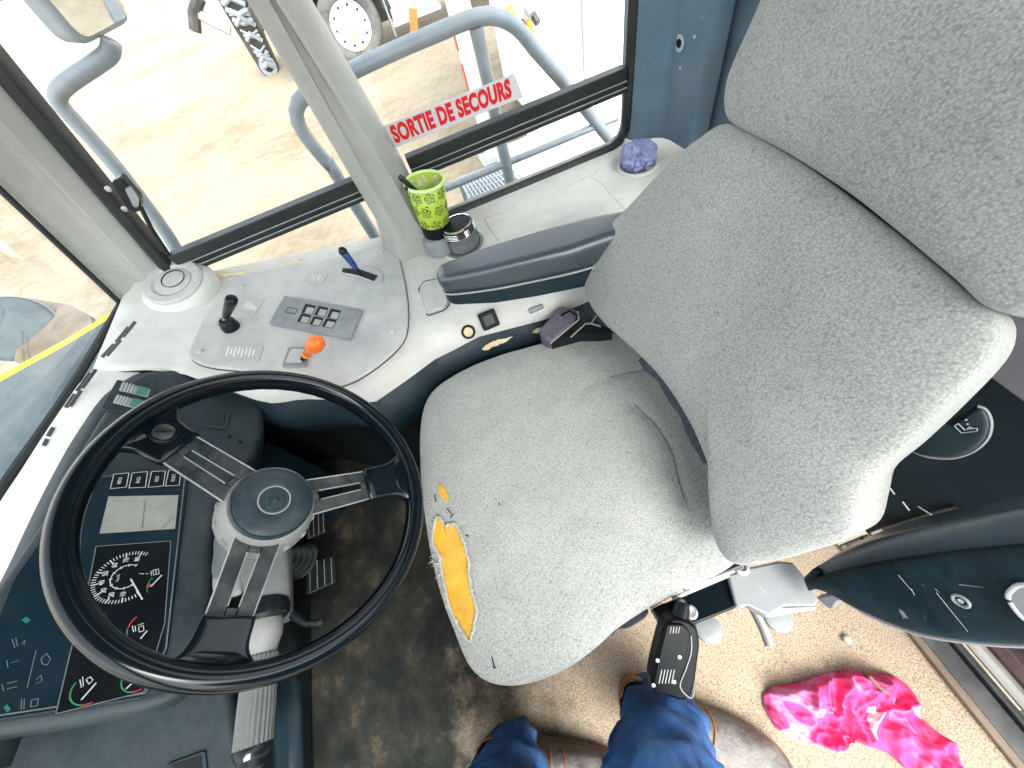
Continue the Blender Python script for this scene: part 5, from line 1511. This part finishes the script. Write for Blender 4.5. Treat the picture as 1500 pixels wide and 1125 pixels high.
# one continuous skin: skin modifier over a small skeleton
me = bpy.data.meshes.new('person')
pts = [(hp_r + hp_l) / 2 + V((0, 0, .05)), hp_r, kn_r, an_r + V((0, 0, .02)), hp_l, kn_l, an_l + V((0, 0, .02)), an_r + V((-.055, .05, -.035)), an_r + V((-.13, .115, -.05)), an_l + V((-.075, .035, -.035)), an_l + V((-.15, .08, -.05)), (hp_r + hp_l) / 2 + V((0, .02, .20))]
es = [(0, 1), (1, 2), (2, 3), (0, 4), (4, 5), (5, 6), (3, 7), (7, 8), (6, 9), (9, 10), (0, 11)]
org = V((.14, .3, 0))
me.from_pydata([p - org for p in pts], es, [])
person = bpy.data.objects.new('person', me); link(person, None, org)
me.materials.append(MATS['skin'])
sk = person.modifiers.new('skin', 'SKIN')
for i, r_ in enumerate((.11, .075, .048, .036, .075, .048, .036, .030, .028, .030, .028, .12)):
    me.skin_vertices[0].data[i].radius = (r_, r_)
me.skin_vertices[0].data[0].use_root = True
person.modifiers.new('sub', 'SUBSURF').render_levels = 1
tag(person, 'person in blue jeans and brown boots standing on the floor beside the door', 'person')
# jeans: two wrinkled legs and a waist, one garment
def jean_leg(an, kn, hp, seed, tilt, r0, r1):
    path = smooth_open([an + V((0, 0, -.005)), an.lerp(kn, .5), kn, kn.lerp(hp, .5), hp], 90)
    rows = []; n = 64
    for i, p in enumerate(path):
        t = i / 89
        tan = (path[min(89, i + 1)] - path[max(0, i - 1)]).normalized()
        u = V((1, 0, 0)); u = (u - tan * u.dot(tan)).normalized(); w = tan.cross(u)
        row = []
        for k in range(n):
            a = 2 * math.pi * k / n
            base = r0 + (r1 - r0) * t ** 1.1
            d = u * math.cos(a) + w * math.sin(a)
            q = p + d * base
            wr = noise.noise(V((math.cos(a) * 1.3, math.sin(a) * 1.3, t * 15 + seed))) * .016 * (1.0 if t < .5 else .5)
            wr += (1 - abs(noise.noise(V((math.cos(a) * 1.5 + seed, math.sin(a) * 1.5 + t * 13, seed + t * 9)))) * 2.4) * .010
            hem = .003 if i < 3 else 0
            zz = -.035 * (d.dot(tilt)) * max(0, 1 - t * 7)
            row.append(p + d * (base + wr + hem) + V((0, 0, zz)))
        rows.append(row)
    inner = [p.lerp(path[0], .10) + V((0, 0, .004)) for p in rows[0]]
    return [inner] + rows
mb = MB()
mb.loft(jean_leg(an_r + V((.0, .0, .035)), kn_r, hp_r, 1.3, V((.5, -.8, 0)), .070, .110), closed=True)
mb.loft(jean_leg(an_l + V((.0, .0, .03)), kn_l, hp_l, 7.7, V((.3, -.8, 0)), .066, .110), closed=True)
hc_ = (hp_r + hp_l) / 2
rows = []
for z, rx, ry in ((-.06, .16, .11), (.0, .185, .125), (.08, .185, .125), (.14, .17, .12)):
    rows.append([hc_ + V((rx * math.cos(2 * math.pi * k / 40), ry * math.sin(2 * math.pi * k / 40), z)) for k in range(40)])
mb.loft(rows, closed=True)
jeans = mb.build('jeans', 'denim', person, angle=180)
# seams
for an, kn, r_, ph in ((an_r + V((0, 0, .035)), kn_r, .080, -2.4), (an_l + V((0, 0, .03)), kn_l, .076, -2.2)):
    pass
# boots
def boot(heel, toe, an, name_side):
    d = (toe - heel); L_ = d.length; d.normalize(); s = V((0, 0, 1)).cross(d)
    prof = [(-.012, .020, .075), (.0, .034, .100), (.03, .041, .125), (.07, .041, .122), (.11, .042, .105), (.15, .047, .085), (.19, .052, .070), (.23, .053, .060), (.265, .047, .052), (.29, .034, .044), (.306, .014, .036)]
    sc_ = L_ / .295
    rows = []
    for x, hw, h in prof:
        c0_ = heel + d * (x * sc_); row = []
        for k in range(24):
            a = math.pi * k / 23
            xx = math.cos(a); zz = math.sin(a)
            row.append(c0_ + s * (hw * math.copysign(abs(xx) ** .75, xx)) + V((0, 0, .022 + (h - .022) * zz ** .8 + .002 * noise.noise(V((x * 40, a * 3, 1))))))
        rows.append(row)
    mbb = MB().loft(rows)
    mbb.add(rows[0], [tuple(range(24))]); mbb.add(rows[-1], [tuple(range(24))])
    bt = mbb.build('boot', 'leather', person, angle=180)
    rs = [[heel + d * (x * sc_) + s * (sg * (hw + .002)) for x, hw, h in prof] for sg in (1, -1)]
    outl = rs[0] + rs[1][::-1]
    outl = [V((p.x, p.y, .026)) for p in outl]
    MB().prism(smooth_closed(outl, 80), (0, 0, 1), .022, 0).build('sole', 'sole', bt, bevel=.003)
    # stitched welt, tooled lines on the vamp
    mbs = MB()
    for f in (.30, .36, .42):
        pts = []
        for k in range(13):
            a = math.pi * (.12 + .76 * k / 12)
            x = f * L_ + .020 * math.sin(a) * (1 if f < .4 else 1.6)
            j_ = min(range(len(prof)), key=lambda i: abs(prof[i][0] * sc_ - x))
            hw, h = prof[j_][1], prof[j_][2]
            xx = math.cos(a); zz = math.sin(a)
            pts.append(heel + d * x + s * ((hw + .001) * math.copysign(abs(xx) ** .75, xx)) + V((0, 0, .022 + (h + .0005 - .022) * zz ** .8)))
        mbs.tube(pts, .0016, 6)
    mbs.build('stitching', 'boot_tan', bt)
    rows = []
    for k in range(9):
        a = math.pi * (.5 + k / 8)
        rows.append([heel + d * (.008 + .036 * math.cos(a)) * 1.0 + s * (.040 * math.sin(a)) + V((0, 0, z)) for z in (.03, .06, .10, .13)])
    MB().loft(rows).build('heel_counter', 'boot_tan', bt, solid=.003, angle=180)
    return bt
boot(V((.018, .162, 0)), V((-.205, .372, 0)), an_r, 0)
boot(V((.345, .162, 0)), V((.09, .315, 0)), an_l, 1)

# ------------------------------------------------------------------ outside the windows
YR = -1.32
rail = thing('handrail', 'pale grey tube handrail standing outside the right window', 'handrail', (P(560, 370, y=YR).x, YR, GZ))
tp_ = [P(*q, y=YR) for q in ((552, 352), (520, 300), (482, 243), (448, 200), (434, 170), (440, 146), (470, 124), (515, 104), (570, 78), (640, 48), (690, 28), (725, 24), (757, 40), (790, 80), (840, 138), (892, 203))]
tp_[0] = V((tp_[1].x, YR, GZ))
zt_ = P(570, 78, y=YR).z
full = smooth_open(tp_, 110) + [V((-.70, YR, .36)), V((-.74, YR, .20)), V((-.75, YR, GZ))]
MB().tube(full, .0195, 14).build('top_rail', 'galv', rail, angle=180)
pm = P(697, 40, y=YR)
MB().tube([V((pm.x, YR, pm.z)), V((pm.x, YR, GZ))], .0195, 12).build('post', 'galv', rail)
lower_z = P(800, 215, y=YR).z
MB().tube([V((P(640, 292, y=YR).x, YR, lower_z)), V((-.70, YR, lower_z))], .012, 10).build('mid_rail', 'galv', rail)
# step grating below the window
gs = thing('step_grating', 'grey steel step grating below the rear half of the right window', 'grating', P(720, 262, z=.20))
gq = [P(*q, z=.20) for q in ((672, 262), (738, 238), (776, 270), (694, 298))]
a, b_, c_, d_ = gq
mb = MB()
for i in range(15):
    f0 = i / 14
    p, q = a.lerp(b_, f0), d_.lerp(c_, f0); mb.tube([p, q], .0055, 5)
mb.build('slat', 'grey_paint', gs)
mb = MB()
for i in range(6):
    f0 = i / 5
    p, q = a.lerp(d_, f0), b_.lerp(c_, f0); mb.tube([p + V((0, 0, .004)), q + V((0, 0, .004))], .004, 5)
mb.build('cross_bar', 'galv', gs)
MB().prism([p - V((0, 0, .02)) for p in gq], (0, 0, 1), .01, 0).build('tread_plate', 'grey_paint', gs)
for p in gq: MB().tube([p, V((p.x, p.y, GZ))], .012, 8).build('leg', 'galv', gs)

# side mirror on its arm
YM = -1.30
mir = thing('side_mirror', 'grey side mirror on a bent tube arm beside the front of the cab', 'mirror', P(250, 375, y=YM))
arm = smooth_open([P(*q, y=YM) for q in ((274, 398), (246, 345), (174, 250), (112, 180), (90, 156), (84, 140), (96, 124), (140, 94), (160, 78), (163, 60))], 60)
arm[0] = P(262, 398, y=YM)
MB().tube(arm, .017, 12).build('arm', 'galv', mir, angle=180)
MB().tube([P(262, 398, y=YM), V((P(262, 398, y=YM).x, -1.09, P(262, 398, y=YM).z - .03))], .017, 10).build('arm_mount', 'galv', mir)
mc = P(158, 62, y=YM) + V((-.035, 0, .17))
mn = V((-.80, .60, -.16)).normalized()
mx_ = V((0, 0, 1)).cross(mn).normalized(); my_ = mn.cross(mx_)
hw, hh = .074, .165
corner = lambda a, b2, h=0: mc + mx_ * (a * hw) + my_ * (b2 * hh) + mn * h
MB().prism(round_poly([corner(*q) for q in ((-1, -1), (1, -1), (1, 1), (-1, 1))], .03), mn, .075, .0).build('housing', 'grey_paint', mir, bevel=.018, bseg=4, angle=60)
MB().prism(round_poly([corner(*q) for q in ((-.88, -.93), (.88, -.93), (.88, .93), (-.88, .93))], .022), mn, 0, .003).build('mirror_glass', 'mirror', mir)

# engine hood in front of the windscreen with yellow edge
hz = .52
he = [P(*q, z=hz) for q in ((188, 449), (150, 472), (100, 502), (40, 535), (0, 557), (-80, 600), (-200, 665))]
he = smooth_open(he, 30)
hb = [p.lerp(V((.97, -.85 + .9 * i / 29, hz + .10)), .0) for i, p in enumerate(he)]
inner_ = smooth_open([P(*q, z=hz + .08) for q in ((194, 462), (150, 504), (100, 568), (50, 648), (0, 726), (-60, 826), (-160, 1010))], 30)
hd = thing('engine_hood', 'grey blue engine hood with yellow edge in front of the windscreen', 'hood', (1.2, -.5, GZ))
rows = [[V((b_.x, b_.y, b_.z - .10)) for b_ in inner_], [p.lerp(q, .35) + V((0, 0, .0)) for p, q in zip(inner_, he)], [p.lerp(q, .8) + V((0, 0, .0)) for p, q in zip(inner_, he)], he]
MB().loft(rows).build('hood_panel', 'hood_grey', hd, angle=180)
MB().tube(he, .012, 8).build('hood_edge', 'yellow_paint', hd, angle=180)
MB().loft([[p for p in he], [p - V((0, 0, .5)) for p in he]]).build('hood_side', 'yellow_paint', hd, angle=180)
MB().box((1.3, -.1, GZ + .45), (.7, .9, .9)).build('hood_frame', 'truck_black', hd, bevel=.03)
# round front lamp beyond the hood, on a bracket
lcx = P(18, 482, z=.40)
lm = thing('work_lamp', 'round grey backed work lamp beyond the yellow hood edge', 'lamp', V((lcx.x, lcx.y, GZ)))
ln = (CAM - lcx).normalized(); ln = V((ln.x * .8, ln.y * .9, .75)).normalized()
MB().lathe(lcx, ln, [(.02, -.10), (.10, -.07), (.135, -.02), (.142, .0), (.138, .010), (.120, .022), (.06, .034), (.0005, .038)], 48).build('lamp_housing', 'hood_grey', lm, angle=180)
MB().lathe(lcx, ln, [(.142, -.006), (.147, .0), (.142, .008)], 48, caps=False).build('lamp_rim', 'galv', lm)
MB().prism(round_poly([P(*q, z=.36) for q in ((40, 436), (100, 446), (132, 462), (136, 480), (60, 535), (20, 530))], .02), (0, 0, 1), .02, 0).build('lamp_bracket', 'sill_brown', lm, bevel=.004)
MB().tube([lcx - ln * .08, V((lcx.x + .03, lcx.y, GZ))], .03, 10).build('lamp_post', 'truck_black', lm)

# parked truck
YT = -9.0
tw = P(521, 54, y=YT); TR = .52; wz = GZ + TR
truck = thing('truck', 'dark parked truck with dusty white wheel and white side step box', 'truck', (tw.x, YT - 1.2, GZ))
ya = V((0, 1, 0))
def truck_wheel(x, y):
    c = V((x, y, wz))
    w = bpy.data.objects.new('wheel', None); w.empty_display_size = .1; link(w, truck, c)
    ty = MB().lathe(c, ya, [(.30, -.28), (.46, -.28), (.505, -.25), (.52, -.20), (.52, -.06), (.505, -.01), (.47, .015), (.40, .02), (.335, .005), (.30, -.03)], 56, caps=False).build('tyre', 'tyre', w, angle=50)
    rm_ = MB().lathe(c, ya, [(.325, .012), (.315, .020), (.30, .0), (.285, -.03), (.22, -.045), (.205, -.03), (.20, .03), (.12, .04), (.11, .06), (.10, .10), (.0005, .105)], 48, caps=False).build('rim', 'white_paint', w, angle=40)
    for i in range(10):
        a = 2 * math.pi * i / 10
        d = V((math.cos(a), 0, math.sin(a)))
        MB().lathe(c + d * .255 + V((0, -.036, 0)), ya, [(.022, 0), (.022, .004), (.002, .004)], 12).build('hand_hole', 'truck_black', rm_)
        MB().lathe(c + d * .165 + V((0, .034, 0)), ya, [(.014, 0), (.014, .03), (.002, .034)], 8).build('wheel_nut', 'rubber_edge', rm_)
    MB().lathe(c, ya, [(.098, .09), (.09, .12), (.05, .13), (.0005, .13)], 24, caps=False).build('hub', 'worn_yellow', rm_)
truck_wheel(tw.x, YT)
truck_wheel(tw.x - 4.2, YT)
x0 = tw.x
MB().box((x0 - 1.8, YT - .9, wz + .42), (6.5, .9, .30)).build('chassis', 'truck_black', truck, bevel=.02)
MB().box((x0 + .1, YT - 1.1, wz + 1.55), (2.3, 2.2, 1.8)).build('cab', 'truck_black', truck, bevel=.08)
MB().prism([V((x0 + .75 * math.cos(t), YT - .3, wz + .70 * math.sin(t) + .02)) for t in [math.pi * i / 12 for i in range(13)]] + [V((x0 - .62 * math.cos(math.pi * i / 12) * -1, YT - .3, wz + .58 * math.sin(math.pi * i / 12) + .02)) for i in range(12, -1, -1)], (0, 1, 0), .0, .34).build('mudguard', 'truck_black', truck)
MB().box((x0 - .66, YT - .10, wz - .02), (.03, .30, .62)).build('mud_flap', 'galv', truck, bevel=.008)
tk = [P(*q, y=YT + .02) for q in ((578, 34), (642, 6))]
MB().box(((tk[0].x + tk[1].x) / 2, YT - .33, tk[0].z + .40), (abs(tk[0].x - tk[1].x), .70, .78)).build('step_box', 'white_paint', truck, bevel=.02)
MB().box(((tk[0].x + tk[1].x) / 2, YT - .02, tk[0].z - .02), (abs(tk[0].x - tk[1].x) + .06, .16, .05)).build('running_board', 'white_paint', truck, bevel=.008)
for f_ in (.33, .66):
    MB().box((tk[0].x + (tk[1].x - tk[0].x) * f_, YT + .022, tk[0].z + .40), (.05, .01, .76)).build('box_strap', 'worn_yellow', truck)
MB().box((x0 - 1.8, YT - .30, wz + .1), (6.0, .05, .5)).build('side_skirt', 'truck_black', truck)
w0 = P(605, 40, y=YT + .2)
pl = MB().box((w0.x, w0.y, GZ + .22), (.14, .05, .55), V((.9, 0, .35)).normalized(), V((0, 1, 0)), V((-.35, 0, .9)).normalized()).build('timber', 'rust_brown', bevel=.006)
tag(pl, 'brown timber offcut leaning against the truck side', 'timber')

# black steel mast with fittings
mbp = P(402, 106, z=GZ)
mast = thing('steel_mast', 'black steel attachment mast standing on the sand beyond the grey pillar', 'mast', mbp)
def mq(px, py): return P(px, py, y=mbp.y)
MB().prism([mq(*q) for q in ((384, 108), (408, 102), (392, 68), (360, -12), (312, -12), (345, 45))], (0, 1, 0), .35, 0).build('mast_body', 'truck_black', mast, bevel=.02)
mb = MB()
rnd = random.Random(2)
for i in range(14):
    f_ = i / 13
    p, q = mq(322 + 66 * f_, -2 + 98 * f_), mq(356 + 46 * f_, -2 + 98 * f_)
    mb.tube([p + V((0, .05, 0)), p.lerp(q, .5) + V((0, .12 + rnd.uniform(-.05, .06), rnd.uniform(-.15, .15))), q + V((0, .05, 0))], rnd.uniform(.02, .06), 6)
mb.build('mast_fitting', 'grey_paint', mast)
MB().lathe(mq(393, 96) + V((0, .01, 0)), (0, 1, 0), [(.16, 0), (.16, .08), (.09, .08), (.09, .01)], 20, caps=False).build('mast_eye', 'galv', mast)
mb = MB(); mb.tube([mq(338, 44), mq(312, 32), mq(291, 20)], .09, 8); mb.build('brace', 'grey_paint', mast)
mb = MB(); mb.tube([mq(286, 45), mq(284, 20), mq(292, -5)], .10, 8); mb.build('side_arm', 'truck_black', mast)

# white box trailer and white guard posts near the rail
vx = P(862, 150, y=-2.9)
trl = thing('box_trailer', 'plain white box trailer wall filling the rear of the right window', 'trailer', (vx.x - 2, -4.2, GZ))
MB().box((vx.x - 2.5, -4.1, 1.05), (5.0, 2.4, 3.6)).build('body', 'white_paint', trl, bevel=.03)
for i in range(1, 5):
    MB().box((vx.x - i * .55 + .1, -2.897, 1.05), (.012, .012, 3.5)).build('panel_seam', 'grey_plate', trl)
MB().box((vx.x - 2.5, -4.1, -.83), (4.4, 1.8, .14)).build('underframe', 'grey_paint', trl)
for k_ in (0, 1):
    MB().lathe(V((vx.x - 1.2 - 2.2 * k_, -2.95, GZ + .36)), (0, 1, 0), [(.2, -.25), (.34, -.25), (.36, -.2), (.36, -.03), (.33, 0), (.2, 0)], 32).build('wheel', 'tyre', trl)
ml = P(780, 58, y=-2.86)
MB().tube([P(773, 30, y=-2.86), P(778, 55, y=-2.86), P(787, 86, y=-2.86)], [.018, .024, .016], 10).build('marker_lamp', 'amber', trl)
hm = MB().box((vx.x + .22, -3.05, .15), (.40, .3, 2.0)).build('front_panel', 'white_paint', trl, bevel=.03)
MB().box((vx.x + .32, -2.75, -.55), (.85, .5, .62)).build('fender', 'white_paint', trl, bevel=.05)
for i, q in enumerate(((745, 12), (752, 22), (763, 32), (770, 8), (780, 20))):
    MB().tube([P(*q, y=-2.88), P(q[0] + 8, q[1] + 14, y=-2.84)], .02, 8).build('coupling_hose', ('amber', 'galv', 'truck_black', 'galv', 'truck_black')[i], trl)
for q, w_, lb in (((716, 190), .10, 'white steel guard post with red reflector marks beside the truck'), ((786, 150), .09, 'white steel guard post between the tube rail and the white trailer')):
    b_ = P(*q, y=-4.2); 
    g_ = thing('guard_post', lb, 'post', (b_.x, -4.2, GZ), 'white guard posts outside the window')
    MB().box((b_.x, -4.2, GZ + 1.3), (w_ * 1.9, w_, 2.6)).build('post', 'white_paint', g_, bevel=.012)
    MB().box((b_.x, -4.2, GZ + .01), (.34, .28, .03)).build('base_plate', 'grey_paint', g_, bevel=.004)
    if lb.endswith('truck'):
        for zz in (.75, 1.05, 1.65): MB().box((b_.x + w_ * .96, -4.2, GZ + zz), (.012, .07, .2)).build('reflector', 'red_mark', g_)

# ------------------------------------------------------------------ daylight
w = bpy.data.worlds.new('World'); scene.world = w; w.use_nodes = True
nt = w.node_tree; N, L = nt.nodes, nt.links
sk = N.new('ShaderNodeTexSky'); sk.sky_type = 'NISHITA'; sk.sun_disc = False
SUN_EL, SUN_AZ = R(52), R(200)
sk.sun_elevation = SUN_EL; sk.air_density = 1.0; sk.dust_density = 3.0; sk.ozone_density = 1.0
# direction towards the sun: from the door side, slightly behind
sd = V((-.35, .94, 0)).normalized()
sk.sun_rotation = math.atan2(sd.x, sd.y)
bg = N['Background']; bg.inputs['Strength'].default_value = 0.14
hs_ = N.new('ShaderNodeHueSaturation'); hs_.inputs['Saturation'].default_value = 0.2
L.new(sk.outputs['Color'], hs_.inputs['Color']); L.new(hs_.outputs['Color'], bg.inputs['Color'])
sl_ = bpy.data.lights.new('sun', 'SUN'); sl_.energy = 0.5; sl_.angle = R(30); sl_.color = (1.0, .96, .90)
so_ = bpy.data.objects.new('sun', sl_); col.objects.link(so_)
dirv = (sd * math.cos(SUN_EL) + V((0, 0, math.sin(SUN_EL))))
so_.rotation_euler = dirv.to_track_quat('Z', 'Y').to_euler()
so_.location = (0, 3, 4)
vs_ = scene.view_settings
vs_.view_transform = 'Standard'; vs_.look = 'None'; vs_.gamma = 1.0; vs_.use_curve_mapping = False
vs_.exposure = 2.55
scene.cycles.max_bounces = 10; scene.cycles.diffuse_bounces = 6; scene.cycles.transparent_max_bounces = 12
scene.cycles.use_denoising = True
